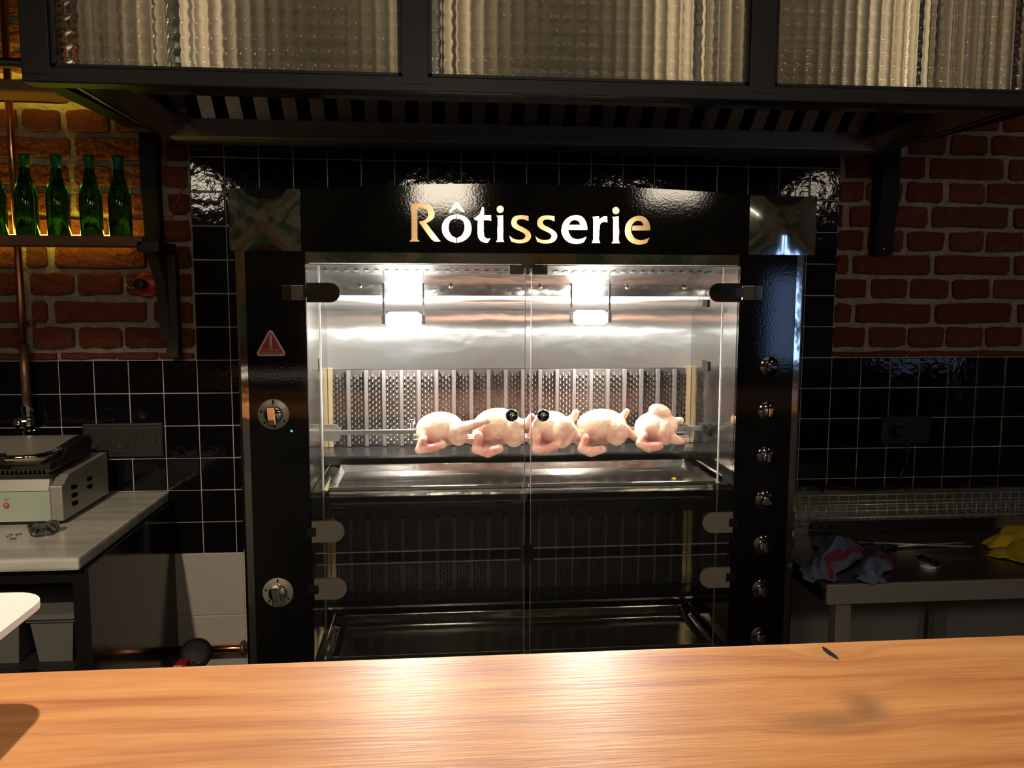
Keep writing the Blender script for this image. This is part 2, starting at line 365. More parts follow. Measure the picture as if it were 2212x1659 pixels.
    def build(s, name, m, parent=None, loc=None, fix=True):
        me = bpy.data.meshes.new(name)
        org = Vector((0, 0, 0))
        if loc is not None: org = Vector(loc)
        elif parent is not None: org = ORG[parent.name]
        me.from_pydata([tuple(Vector(v)-org) for v in s.v], [], s.f); me.update()
        for p, sm, mi in zip(me.polygons, s.sm, s.mi): p.use_smooth = sm; p.material_index = mi
        for mm in (m if isinstance(m, (list, tuple)) else [m]): me.materials.append(MATS[mm])
        if fix:
            bm = bmesh.new(); bm.from_mesh(me); bmesh.ops.recalc_face_normals(bm, faces=bm.faces); bm.to_mesh(me); bm.free()
        return link(name, me, parent, org)
def link(name, me, parent, org):
    o = bpy.data.objects.new(name, me); COL.objects.link(o)
    if parent is None: o.location = org
    else: o.parent = parent
    ORG[o.name] = org
    return o
def thing(name, loc, label, cat, group=None):
    o = bpy.data.objects.new(name, None); COL.objects.link(o); o.location = loc; o.empty_display_size = 0.05
    ORG[o.name] = Vector(loc); return tag(o, label, cat, group)
def tag(o, label, cat, group=None):
    o['label'] = label; o['category'] = cat
    if group: o['group'] = group
    return o
def struct(o): o['kind'] = 'structure'; return o
def piece(name, me, parent, at):
    o = bpy.data.objects.new(name, me); COL.objects.link(o); o.parent = parent; o.location = Vector(at)-ORG[parent.name]; ORG[o.name] = ORG[parent.name]; return o
def mesh_only(mb, m):
    o = mb.build('tmp', m); me = o.data; bpy.data.objects.remove(o); return me
def smooth_pts(P, n=6):
    out = []
    for i in range(len(P)-1):
        p0, p1, p2, p3 = P[max(i-1, 0)], P[i], P[i+1], P[min(i+2, len(P)-1)]
        for k in range(n):
            t = k/n
            out.append(0.5*((2*p1)+(p2-p0)*t+(2*p0-5*p1+4*p2-p3)*t*t+(3*p1-p0-3*p2+p3)*t**3))
    out.append(P[-1]); return out
def stadium(cx, cz, hw, hh, left=True, right=True, n=10):
    pts = []
    if right: pts += [(cx+hw-hh+hh*math.cos(t), cz+hh*math.sin(t)) for t in [(-PI/2+PI*i/n) for i in range(n+1)]]
    else: pts += [(cx+hw, cz-hh), (cx+hw, cz+hh)]
    if left: pts += [(cx-hw+hh+hh*math.cos(t), cz+hh*math.sin(t)) for t in [(PI/2+PI*i/n) for i in range(n+1)]]
    else: pts += [(cx-hw, cz+hh), (cx-hw, cz-hh)]
    return pts
def rrect(x0, x1, z0, z1, r, n=5):
    pts = []
    for cx, cz, a in ((x1-r, z0+r, -PI/2), (x1-r, z1-r, 0), (x0+r, z1-r, PI/2), (x0+r, z0+r, PI)):
        pts += [(cx+r*math.cos(a+PI/2*i/n), cz+r*math.sin(a+PI/2*i/n)) for i in range(n+1)]
    return pts

# ------------------------------------------------------------------ room shell
wall_back = struct(MB().box(-2.2, 4.2, 0.014, 0.20, 0, 2.9).build('wall_back', 'mortar', loc=(1, 0.1, 0)))
g = MB(); g.box(0, 2.0, 0.004, 0.03, 1.3, 1.936); g.box(-2.2, 4.2, 0.004, 0.03, 0.0, 1.3)
g.build('grout_bed', 'grout', wall_back)
struct(MB().box(-2.2, 4.2, -5.6, 0.2, -0.1, 0).build('floor', 'floor_tile', loc=(1, -2.7, -0.1)))
struct(MB().box(-2.2, 4.2, -5.6, 0.2, 2.9, 3.0).build('ceiling', 'ceiling_paint', loc=(1, -2.7, 2.9)))
struct(MB().box(-2.3, -2.2, -5.6, 0.2, 0, 2.9).build('wall_left', 'plaster', loc=(-2.25, -2.7, 0)))
struct(MB().box(4.2, 4.3, -5.6, 0.2, 0, 2.9).build('wall_right', 'plaster', loc=(4.25, -2.7, 0)))
wf = MB(); wf.box(-2.2, 3.54, -5.6, -5.5, 1.1, 2.9); wf.box(3.84, 4.2, -5.6, -5.5, 0, 2.9); wf.box(3.54, 3.84, -5.6, -5.5, 1.7, 2.9)
wf.box(3.54, 3.84, -5.6, -5.5, 0, 0.9); wf.cur = 1; wf.box(-2.2, 3.54, -5.6, -5.5, 0, 1.1)
struct(wf.build('wall_front', ['leaf_wallpaper', 'brick'], loc=(1, -5.55, 0)))
wn = struct(MB().box(3.54, 3.84, -5.58, -5.57, 0.9, 1.7).build('window_1', 'window_glow', loc=(3.67, -5.57, 0.9)))
fr = MB()
for x in (3.55, 3.69, 3.83): fr.box(x-0.02, x+0.02, -5.56, -5.49, 0.9, 1.7)
for z in (0.91, 1.69): fr.box(3.54, 3.84, -5.555, -5.495, z-0.025, z+0.025)
fr.build('window_frame', 'black_frame', wn)

w2 = struct(MB().box(4.190, 4.199, -3.60, -2.65, 0.75, 1.35).build('window_2', 'sky_glow', loc=(4.195, -3.1, 0.75)))
fr = MB()
for y in (-3.60, -3.12, -2.65): fr.box(4.15, 4.20, y-0.025, y+0.025, 0.72, 1.38)
for z in (0.74, 1.36): fr.box(4.152, 4.20, -3.62, -2.63, z-0.022, z+0.022)
fr.build('window_frame', 'black_frame', w2)

# --- bricks
def brick(x0, x1, z0, z1, k):
    hw, hh = (x1-x0)/2, (z1-z0)/2
    r = min(0.009, hw*0.5, hh*0.5)
    pts = []
    for sx, sz in ((-1, -1), (1, -1), (1, 1), (-1, 1)):
        a = [(sx*hw, sz*(hh-r)), (sx*(hw-r*0.35), sz*(hh-r*0.3)), (sx*(hw-r), sz*hh)]
        if sx*sz > 0: a = a[::-1]
        if (sx, sz) in ((-1, -1), (1, 1)): a = a[::-1]
        else: pass
        pts += a
    import math as _m
    pts.sort(key=lambda p: _m.atan2(p[1]/hh, p[0]/hw))
    # extra mid points on the long sides
    full = []
    n = len(pts)
    for i in range(n):
        p, q = pts[i], pts[(i+1) % n]; full.append(p)
        d = math.hypot(q[0]-p[0], q[1]-p[1])
        if d > 0.06: full += [(p[0]+(q[0]-p[0])*t, p[1]+(q[1]-p[1])*t) for t in (0.33, 0.66)]
    j = lambda: random.uniform(-0.003, 0.003)
    o = [(u+j(), v+j()) for u, v in full]
    dep = random.uniform(-0.004, 0.003); n = len(o)
    vs = [(u, 0.03, v) for u, v in o]+[(u, dep+0.004, v) for u, v in o]+[(u-math.copysign(min(0.004, abs(u)), u), dep, v-math.copysign(min(0.003, abs(v)), v)) for u, v in o]
    fs = [list(range(2*n, 3*n))]
    for i in range(n):
        k2 = (i+1) % n
        fs += [(i, k2, n+k2, n+i), (n+i, n+k2, 2*n+k2, 2*n+i)]
    me = mesh_only(MB().add(vs, fs), 'brick')
    piece('brick', me, wall_back, ((x0+x1)/2, 0, (z0+z1)/2))
bk = 0
def zc(y, ox, oy, s): return onY(ox, oy+y/s, 0).z
R = [(-28, 88, [(1130, 1345), (1380, 1590), (1622, 1850), (1880, 2090)]),
     (112, 235, [(752, 1213), (1252, 1690), (1730, 2180)]),
     (262, 378, [(712, 850), (875, 1083), (1112, 1325), (1368, 1577), (1598, 1830), (1860, 2070)]),
     (405, 525, [(700, 722), (768, 1228), (1266, 1715), (1755, 2200)]),
     (553, 668, [(690, 850), (880, 1085), (1115, 1327), (1367, 1562), (1593, 1810), (1840, 2050)]),
     (697, 808, [(685, 755), (790, 1247), (1283, 1720), (1758, 2200)]),
     (840, 950, [(673, 862), (902, 1112), (1137, 1355), (1388, 1603), (1630, 1850), (1880, 2090)]),
     (985, 1098, [(670, 772), (803, 1252), (1285, 1730), (1775, 2220)]),
     (1127, 1240, [(664, 858), (887, 1100), (1123, 1325), (1350, 1560), (1585, 1795), (1825, 2030)]),
     (1268, 1300, [(664, 765), (775, 1108), (1118, 1540), (1552, 2000)])]
for c, (ya, yb, xs) in enumerate(R):
    z1, z0 = onY(2000, 300+ya/2.765, 0).z, onY(2000, 300+yb/2.765, 0).z
    last = 2.0
    for a, b in xs:
        ym = 300+(ya+yb)/2/2.765
        x0, x1 = onY(1560+a/2.765, ym, 0).x, onY(1560+b/2.765, ym, 0).x
        brick(max(x0, 2.006), x1, z0, z1, bk); last = x1
    while last < 3.2:
        wd = 0.115 if c % 2 == 0 else 0.24
        brick(last+0.018, last+0.018+wd, z0, z1, bk); last += 0.018+wd
for k in range(6):
    z0 = onY(2000, 300-28/2.765, 0).z+0.0165+k*0.0745; x = 2.01-0.07*(k % 2)
    while x < 3.2:
        wd = 0.115 if k % 2 == 0 else 0.24
        if x > 1.95: brick(max(x, 2.006), x+wd, z0, z0+0.058, bk)
        x += wd+0.018
Lc = [(105, 265, [(-330, 120), (185, 320), (392, 1040), (1080, 1372)]),
      (300, 455, [(-460, -130), (-90, 130), (205, 515), (560, 875), (908, 1190), (1230, 1385)]),
      (505, 650, [(-620, -180), (-140, 140), (230, 330), (392, 1045), (1100, 1395)]),
      (690, 835, [(-500, -150), (-100, 150), (232, 522), (570, 868), (898, 1200), (1250, 1402)]),
      (872, 916, [(-600, -120), (-100, 400), (430, 820), (828, 1120), (1135, 1408)])]
for ya, yb, xs in Lc:
    z1, z0 = onY(200, 500+ya/3.318, 0).z, onY(200, 500+yb/3.318, 0).z
    for a, b in xs:
        ym = 500+(ya+yb)/2/3.318
        brick(onY(a/3.318, ym, 0).x, min(onY(b/3.318, ym, 0).x, -0.008), z0, z1, bk)
ztop = onY(200, 500+105/3.318, 0).z
for k in range(9):
    z0 = ztop+0.017+k*0.0785
    x = -0.008
    first = True
    while x > -0.95:
        wd = random.uniform(0.10, 0.125) if k % 2 == 0 else random.uniform(0.22, 0.25)
        if first: wd = 0.075 if k % 2 == 0 else 0.055; first = False
        brick(x-wd, x, z0, z0+random.uniform(0.057, 0.063), bk); x -= wd+random.uniform(0.015, 0.022)

# --- tiles
def tile_mesh(wd, ht):
    a, h = wd/2-0.0014, ht/2-0.0014; bvl = 0.0022
    vs = []
    for y, d in ((0.02, 0), (0.0016, 0), (0.0, bvl)):
        vs += [(-a+d, y, -h+d), (a-d, y, -h+d), (a-d, y, h-d), (-a+d, y, h-d)]
    fs = [(8, 9, 10, 11)]
    for l in (0, 4): fs += [(l+i, l+(i+1) % 4, l+4+(i+1) % 4, l+4+i) for i in range(4)]
    return MB().add(vs, fs)
TM = mesh_only(tile_mesh(0.1, 0.1), 'black_tile'); TP = mesh_only(tile_mesh(0.1, 0.036), 'black_tile')
def tile(i, j):
    t = piece('tile', TM, wall_back, (0.1*i+0.05, random.uniform(-0.0008, 0.0008), 1.85-0.1*j))
    t.rotation_euler = (random.uniform(-0.006, 0.006), 0, random.uniform(-0.006, 0.006))
for i in range(20):
    piece('tile', TP, wall_back, (0.1*i+0.05, 0, 1.918)); tile(i, 0)
for j in range(1, 6):
    for i in list(range(0, 4))+list(range(15, 20)): tile(i, j)
for j in range(6, 12):
    for i in list(range(-11, 4))+list(range(15, 34)): tile(i, j)
WT = mesh_only(tile_mesh(0.40, 0.2), 'white_tile')
for j in range(3):
    for i in range(-3, 8):
        if 0 < i < 4 and False: continue
        piece('tile', WT, wall_back, (-0.2+0.4*i+0.12, 0, 0.6-0.2*j))

# ------------------------------------------------------------------ bar counter
bar = thing('bar_counter', BAR, 'long varnished pine bar counter running across the foreground', 'bar counter')
MB().box(-1.6, 3.6, -2.17, -1.693, 1.055, 1.1, 0.006).build('worktop', 'bar_wood', bar)
MB().box(-1.55, 3.55, -2.12, -1.76, 0, 1.055).build('body', 'bar_body', bar)
# split knot hole, a dark eye sunk in the board
kp = [onZ(x, y, 1.1004) for x, y in ((1775, 1396), (1783, 1399), (1794, 1406), (1808, 1417), (1812, 1424), (1803, 1421), (1788, 1413), (1778, 1404))]
MB().add(kp, [list(range(len(kp)))]).build('knot_hole', 'dark_recess', bar, fix=False)

# ------------------------------------------------------------------ white serving stand at the left end of the bar
zt = 1.20
ws = thing('serving_stand', (0.20, -1.80, 1.1), 'white serving stand with rounded corners at left end of bar', 'stand')
cx1 = onZ(72, 1303, zt)
pts = rrect(-0.06, cx1.x+0.004, -1.96, onZ(20, 1280, zt).y, 0.035, 7)
MB().prism(pts, 'Z', zt-0.007, zt).build('tray_top', 'white_plastic', ws)
lx = onZ(-10, 1400, 1.15).x
MB().lathe([(0.018, 0), (0.013, 0.02), (0.013, 0.085), (0.02, 0.093)], (lx-0.018, -1.80, 1.1), 'Z', 20).build('stem', 'white_plastic', ws)
fx = onZ(18, 1555, 1.105).x
MB().lathe([(0.030, 0), (0.030, 0.003), (0.016, 0.006)], (lx-0.018, -1.80, 1.1), 'Z', 24).build('foot', 'black_plastic', ws)

# ------------------------------------------------------------------ extractor hood
HY = -0.74
hood = thing('extractor_hood', (1.02, -0.37, 1.92), 'black framed extractor hood with reeded glass above the rotisserie', 'hood')
HX0, HX1 = -0.112, 2.17
MB().box(HX0, HX1, HY-0.02, HY+0.03, 1.925, 1.958, 0.003).build('bottom_rail', 'black_frame', hood)
MB().box(HX0, HX1, HY-0.02, HY+0.03, 2.56, 2.60).build('top_rail', 'black_frame', hood)
for x0, x1 in ((HX0, -0.057), (0.650, 0.706), (1.406, 1.464), (2.115, HX1)):
    MB().box(x0, x1, HY-0.021, HY+0.03, 1.94, 2.58, 0.002).build('stile', 'black_frame', hood)
def reeded(x0, x1, z0, z1):
    nx, nz = int((x1-x0)/0.0028), int((z1-z0)/0.0036)
    vs = []; fs = []
    for k in range(nz+1):
        z = z0+(z1-z0)*k/nz
        for i in range(nx+1):
            x = x0+(x1-x0)*i/nx
            u = (x/0.0285) % 1.0; q = (z/0.0290) % 1.0
            u = ((x+0.0030*(1-abs(2*q-1)**2))/0.0285) % 1.0
            d = 0.0052*(1-abs(2*u-1)**2.0) + 0.0016*(1-abs(2*q-1)**6)
            vs.append((x, HY-0.004-d, z))
    n = nx+1; o = len(vs)
    for k in range(nz):
        for i in range(nx): fs.append((k*n+i, k*n+i+1, (k+1)*n+i+1, (k+1)*n+i))
    mb = MB().add(vs, fs, True)
    mb.add([(x0, HY+0.004, z0), (x1, HY+0.004, z0), (x1, HY+0.004, z1), (x0, HY+0.004, z1)], [(3, 2, 1, 0)])
    return mb
for x0, x1 in ((-0.057, 0.650), (0.706, 1.406), (1.464, 2.115)):
    reeded(x0+0.001, x1-0.001, 1.958, 2.38).build('glass_pane', 'reeded_glass', hood, fix=False)
    fb = MB(); fb.box(x0, x0+0.008, HY-0.012, HY-0.006, 1.958, 2.56); fb.box(x1-0.008, x1, HY-0.012, HY-0.006, 1.958, 2.56); fb.box(x0, x1, HY-0.012, HY-0.006, 1.958, 1.965)
    fb.build('glazing_bead', 'black_frame', hood)
MB().box(-0.05, 2.11, -0.555, -0.545, 1.96, 2.6).build('body_panel', 'hood_body', hood)
MB().box(-0.05, 2.11, -0.73, -0.54, 1.955, 1.96).build('light_baffle', 'hood_steel', hood)  # closing strip added to keep the tubes' light off the oven below
for x in (0.15, 0.73, 1.34, 1.89):
    MB().lathe([(0.0, 0), (0.007, 0.002), (0.008, 0.01), (0.008, 0.50), (0.0, 0.51)], (x, -0.630, 1.963), 'Z', 14).build('lamp_tube', 'hood_lamp', hood)
    MB().prism([(x-0.020, -0.632), (x-0.014, -0.646), (x+0.014, -0.646), (x+0.020, -0.632), (x+0.017, -0.632), (x+0.012, -0.643), (x-0.012, -0.643), (x-0.017, -0.632)], 'Z', 1.9605, 2.48).build('lamp_shield', 'hood_steel', hood)  # made-up cover, hides the tube and throws its light onto the body panel
for s, x in ((0, -0.03), (1, 2.07)):
    MB().box(x-0.004, x+0.004, -0.70, -0.0, 1.93, 2.60).build('side_panel', 'hood_steel', hood)
    e = 0.02 if s == 0 else -0.02
    MB().prism([(x, 1.932), (x+4*e, 1.96), (x+4*e, 1.964), (x, 1.94)], 'Y', -0.70, -0.12).build('drip_lip', 'hood_steel', hood)
MB().box(-0.03, 2.07, -0.115, 0.002, 1.937, 1.99, 0.003).build('grease_channel', 'satin_steel', hood)
MB().box(-0.03, 2.07, -0.01, 0.002, 1.99, 2.6).build('back_panel', 'dark_steel', hood)
MB().add([(-0.026, -0.085, 1.985), (2.066, -0.085, 1.985), (2.066, -0.47, 2.345), (-0.026, -0.47, 2.345)], [(0, 1, 2, 3)]).build('filter_backing', 'dark_recess', hood)
d = Vector((0, -0.385, 0.36)).normalized(); nn = Vector((0, -0.68, -0.73)).normalized()
def slat_mesh():
    prof = [(-0.019, 0.0), (-0.019, 0.014), (0.019, 0.014), (0.019, 0.0)]
    vs = []
    for t in (0.0, 0.5):
        for u, h in prof: vs.append(Vector((u, 0, 0))+d*t+nn*h)
    fs = [(0, 1, 5, 4), (1, 2, 6, 5), (2, 3, 7, 6), (0, 4, 7, 3), (0, 3, 2, 1), (4, 5, 6, 7)]
    return mesh_only(MB().add(vs, fs), 'filter_steel')
SL = slat_mesh()
for k in range(28):
    piece('filter_slat', SL, hood, (0.015+k*0.0755, -0.10, 1.995))
# wall brackets carrying the hood
for x0, x1, lab in ((-0.122, -0.078, 'dark iron wall bracket under the hood beside the bottle shelf'), (2.105, 2.165, 'dark iron wall bracket under the hood on bare brick wall')):
    b = thing('wall_bracket', ((x0+x1)/2, -0.02, 1.63), lab, 'bracket', 'brackets under the hood')
    MB().prism([(-0.005, 1.63), (-0.04, 1.63), (-0.045, 1.72), (-0.06, 1.80), (-0.055, 1.965), (-0.005, 1.965)], 'X', x0, x1).build('post', 'dark_iron', b)
    MB().prism([(-0.005, 1.958), (-0.005, 1.995), (-0.70, 1.972), (-0.70, 1.940)], 'X', x0, x1).build('arm', 'dark_iron', b)
    MB().lathe([(0.0055, 0), (0.005, 0.003), (0.0, 0.0035)], ((x0+x1)/2, -0.0405, 1.648), (0, -1, 0), 12).build('screw', 'chrome', b)

# ------------------------------------------------------------------ left wall: shelf with bottles
SZ = 1.658
sh = thing('bottle_shelf', (-0.5, -0.09, 1.63), 'rough wooden wall shelf carrying the green bottles', 'shelf')
MB().box(-0.95, -0.088, -0.165, -0.048, 1.631, SZ, 0.003).build('board', 'shelf_wood', sh)
MB().box(-0.95, -0.17, -0.062, -0.050, SZ, SZ+0.008).build('led_strip', 'led_strip', sh)
br = thing('shelf_bracket', (-0.07, -0.02, 1.31), 'dark stained wooden bracket under the bottle shelf', 'bracket')
MB().box(-0.105, -0.045, -0.165, -0.004, 1.615, 1.645, 0.003).build('arm', 'bracket_wood', br)
MB().box(-0.072, -0.038, -0.045, -0.004, 1.31, 1.615, 0.003).build('post', 'bracket_wood', br)
MB().prism([(-0.045, 1.36), (-0.05, 1.45), (-0.075, 1.53), (-0.13, 1.60), (-0.16, 1.615), (-0.12, 1.615), (-0.045, 1.615)], 'X', -0.088, -0.06).build('brace', 'bracket_wood', br)
us = thing('upper_shelf', (-0.55, -0.09, 1.98), 'upper wooden wall shelf above the lit bottles', 'shelf')
z_us = onY(40, 196, -0.17).z
MB().box(-0.95, -0.21, -0.17, -0.048, z_us, z_us+0.03, 0.003).build('board', 'shelf_wood', us)
MB().box(-0.95, -0.25, -0.062, -0.050, z_us+0.03, z_us+0.036).build('led_strip', 'led_strip', us)
rp_ = onY(40, 136, -0.19)
tag(MB().cyl((-0.95, -0.19, rp_.z), (-0.16, -0.19, rp_.z), 0.013).build('rail_pipe', 'black_frame', loc=(-0.5, -0.19, rp_.z)), 'black pipe rail along the upper wooden shelf', 'pipe')
prof = [(0.0, 0), (0.027, 0), (0.030, 0.004), (0.0305, 0.10), (0.029, 0.118), (0.022, 0.142), (0.0155, 0.165), (0.0135, 0.185), (0.0128, 0.208), (0.0142, 0.210), (0.0142, 0.216), (0.012, 0.218), (0.012, 0.222), (0.0, 0.222)]
foil = [(0.0139, 0.186), (0.0134, 0.207), (0.0148, 0.209), (0.0148, 0.223), (0.0, 0.2245)]
labs = ['green glass bottle fourth from the black bracket, cut by picture edge', 'green glass bottle beside the copper pipe on the shelf', 'green glass bottle, third from the dark bracket on the shelf', 'green glass bottle, second from the dark bracket on the shelf', 'green glass bottle at the right end of the shelf row']
for x, lb in zip((-0.492, -0.409, -0.325, -0.237, -0.159), labs):
    t = thing('beer_bottle', (x, -0.12, SZ), lb, 'bottle', 'bottles on the wall shelf')
    MB().lathe(prof, (x, -0.12, SZ), 'Z', 28).build('bottle_body', 'green_glass', t)
    MB().lathe(foil, (x, -0.12, SZ), 'Z', 24).build('neck_foil', 'bottle_foil', t)
# copper pipe with valve
cp = thing('copper_pipe', (-0.478, -0.035, 1.1), 'vertical copper pipe with chrome valve on the left wall', 'pipe')
MB().cyl((-0.478, -0.035, 1.35), (-0.478, -0.035, 2.5), 0.0105).build('pipe_run', 'copper', cp)
MB().cyl((-0.478, -0.035, 1.165), (-0.478, -0.035, 1.352), 0.0125).build('pipe_tail', 'dull_copper', cp)
vb = MB().lathe([(0.016, 0), (0.017, 0.012), (0.012, 0.016), (0.014, 0.02), (0.019, 0.028), (0.019, 0.05), (0.015, 0.054), (0.015, 0.066), (0.018, 0.068), (0.018, 0.085), (0.012, 0.087)], (-0.478, -0.035, 1.085), 'Z', 12, False).build('valve_body', 'chrome', cp)
MB().lathe([(0.006, 0), (0.006, 0.02), (0.014, 0.022), (0.016, 0.028), (0.012, 0.034), (0.0, 0.036)], (-0.478, -0.05, 1.125), (-0.5, -1, 0), 14).build('valve_handle', 'chrome', vb)
tag(MB().box(-0.50, -0.456, -0.02, 0.005, 1.405, 1.42, 0.003).build('pipe_clip', 'dull_copper', loc=(-0.478, -0.01, 1.41)), 'small clip holding the copper pipe to brick', 'clip')
# red pull station
RC = onY(318, 615, 0.0)
rs = thing('pull_station', (RC.x, 0.0, RC.z), 'round red emergency pull station with ring on the brick wall', 'alarm button')
MB().lathe([(0.0, 0.0), (0.037, 0.0), (0.037, 0.004), (0.032, 0.007), (0.017, 0.014), (0.0, 0.014)], (RC.x, 0, RC.z), (0, -1, 0), 32).build('red_plate', 'red_paint', rs)
MB().lathe([(0.013, 0.01), (0.013, 0.035), (0.016, 0.037), (0.016, 0.048), (0.013, 0.050), (0.0, 0.050)], (RC.x-0.004, 0, RC.z+0.001), (-0.12, -1, 0), 20).build('push_knob', 'socket_plastic', rs)
MB().tube([(RC.x-0.036+0.014*math.cos(t), -0.03, RC.z+0.004+0.014*math.sin(t)) for t in [2*PI*i/24 for i in range(25)]], 0.0012, 6).build('pin_ring', 'chrome', rs)
for k, a in enumerate([2.0-0.16*i for i in range(6)]+[3.7+0.19*i for i in range(14)]):
    cx_, cz_ = RC.x+0.0315*math.cos(a), RC.z+0.0315*math.sin(a)
    piece('print_mark', mesh_only(MB().box(-0.0012, 0.0012, -0.0076, -0.0070, -0.002, 0.002), 'sign_cream') if k == 0 else MK, rs, (cx_, 0, cz_)).rotation_euler = (0, PI/2-a, 0)
    if k == 0: MK = [o for o in rs.children if o.name.startswith('print_mark')][0].data

rcp = [onY(x, y, -0.008) for x, y in ((396, 400), (384, 432), (372, 468), (363, 500), (356, 530))]
tag(MB().tube(smooth_pts(rcp), 0.0022, 6).build('alarm_cable', 'red_paint', loc=rcp[-1]), 'thin red cable running down the dark brick beside the bracket', 'cable')
# sockets
def socket(name, x0, x1, z0, z1, n, lab):
    t = thing(name, ((x0+x1)/2, 0, z0), lab, 'socket')
    MB().box(x0, x1, -0.010, 0.003, z0, z1, 0.003).build('cover_frame', 'socket_plastic', t)
    wd = (x1-x0)/n
    for k in range(n):
        c = ((k+0.5)*wd+x0, -0.0105, (z0+z1)/2)
        MB().box(c[0]-wd*0.45, c[0]+wd*0.45, -0.0125, -0.009, z0+0.012, z1-0.012, 0.0015).build('insert', 'socket_plastic', t)
        MB().lathe([(0.0215, 0.0), (0.0215, 0.0026), (0.0195, 0.003), (0.0185, 0.0006), (0.0, 0.0004)], c, (0, -1, 0), 28).build('outlet', 'black_plastic', t)
    return t
a = onY(180, 915, 0); b_ = onY(355, 985, 0)
socket('wall_socket', a.x, b_.x, b_.z, a.z, 3, 'black triple wall socket behind the contact grill')
a = onY(1904, 900, 0); b_ = onY(2005, 957, 0)
socket('wall_socket', a.x, b_.x, b_.z, a.z, 2, 'black double wall socket above the wire tray')
plug = thing('power_plug', (a.x+0.045, -0.03, (a.z+b_.z)/2), 'black plug with cable in the double wall socket', 'plug')
pc = ((a.x*0.73+b_.x*0.27), -0.012, (a.z+b_.z)/2)
MB().lathe([(0.019, 0), (0.019, 0.02), (0.014, 0.03), (0.008, 0.034), (0, 0.034)], pc, (0, -1, 0), 20).build('plug_body', 'black_plastic', plug)
cpx = [(1935, 925, -.04), (1955, 945, -.05), (1960, 985, -.05), (1948, 1020, -.04), (1935, 1045, -.05), (1900, 1056, -.07), (1850, 1056, -.07), (1790, 1050, -.06), (1775, 1062, -.08)]
cpt = [onY(x, y, Y) for x, y, Y in cpx]
MB().tube(smooth_pts(cpt), 0.0042, 8).build('cable', 'black_plastic', plug)

# ------------------------------------------------------------------ left counter
lc = thing('cabinet', (-0.6, -0.31, 0), 'black open-front base cabinet under the marble counter', 'cabinet')
MB().box(-1.5, -0.085, -0.62, -0.004, 0.0, 0.06).build('plinth', 'cabinet_inner', lc)
MB().box(-0.105, -0.085, -0.62, -0.004, 0.06, 0.868).build('side_panel', 'cabinet_black', lc)
MB().box(-1.5, -1.48, -0.62, -0.004, 0.06, 0.868).build('side_panel', 'cabinet_black', lc)
MB().box(-1.48, -0.105, -0.02, -0.008, 0.06, 0.868).build('back_panel', 'cabinet_inner', lc)
fm = MB(); fm.box(-0.122, -0.085, -0.634, -0.62, 0.06, 0.868); fm.box(-1.5, -0.122, -0.634, -0.62, 0.835, 0.868); fm.box(-1.5, -0.122, -0.634, -0.62, 0.60, 0.625)
fm.build('front_frame', 'cabinet_black', lc)
MB().box(-1.48, -0.105, -0.60, -0.02, 0.607, 0.62).build('bottom_shelf', 'cabinet_inner', lc)
MB().box(-1.48, -0.105, -0.60, -0.02, 0.735, 0.748).build('shelf', 'grey_plastic', lc)
tag(MB().box(-1.5, -0.095, -0.657, -0.003, 0.870, 0.900, 0.007).build('marble_worktop', 'marble', loc=(-0.7, -0.33, 0.87)), 'white veined marble worktop under the contact grill', 'worktop')
def bin_(x0, x1, lab):
    t = thing('storage_bin', ((x0+x1)/2, -0.45, 0.62), lab, 'bin', 'bins in the open cabinet')
    z0, z1, d_ = 0.6205, 0.731, 0.012; y0, y1 = -0.585, -0.25
    vs = [(x0+d_, y0+d_, z0), (x1-d_, y0+d_, z0), (x1-d_, y1-d_, z0), (x0+d_, y1-d_, z0), (x0, y0, z1), (x1, y0, z1), (x1, y1, z1), (x0, y1, z1)]
    MB().add(vs, [(3, 2, 1, 0), (0, 1, 5, 4), (1, 2, 6, 5), (2, 3, 7, 6), (3, 0, 4, 7)]).build('tub', 'grey_plastic', t)
    r = MB(); r.box(x0-0.006, x1+0.006, y0-0.006, y0+0.002, z1-0.006, z1+0.001); r.box(x0-0.006, x0+0.002, y0, y1, z1-0.006, z1+0.001); r.box(x1-0.002, x1+0.006, y0, y1, z1-0.006, z1+0.001)
    r.build('rim', 'grey_plastic', t)
bin_(-0.245, -0.145, 'grey plastic bin on lower cabinet shelf, nearest the side panel')
bin_(-0.375, -0.268, 'grey plastic bin on lower cabinet shelf, cut by picture edge')

# contact grill
gx1, gy0 = -0.247, -0.374
gr = thing('contact_grill', (-0.45, -0.22, 0.9), 'stainless steel contact grill with ribbed plates on marble counter', 'grill')
sc_ = MB()
MB().box(gx1-0.46, gx1, gy0+0.002, -0.065, 0.911, 1.005, 0.004).build('base_housing', 'satin_steel', gr)
MB().prism([(gy0+0.012, 1.003), (-0.065, 1.003), (-0.065, 1.035), (gy0+0.05, 1.025)], 'X', gx1-0.46, gx1-0.001).build('base_top', 'satin_steel', gr)
pn = MB().box(gx1-0.44, gx1-0.028, gy0-0.004, gy0+0.006, 0.913, 0.992, 0.002).build('front_panel', 'grill_panel', gr)
MB().prism([(gy0-0.006, 0.994), (gy0+0.02, 0.994), (gy0+0.02, 1.022), (gy0+0.004, 1.022)], 'X', gx1-0.44, gx1-0.03).build('front_trim', 'satin_steel', gr)
p = onY(13, 1092, gy0-0.006)
MB().lathe([(0.0075, 0), (0.0075, 0.003), (0.006, 0.006), (0, 0.0065)], (p.x, gy0-0.004, p.z), (0, -1, 0), 18).build('heat_lamp', 'amber', gr)
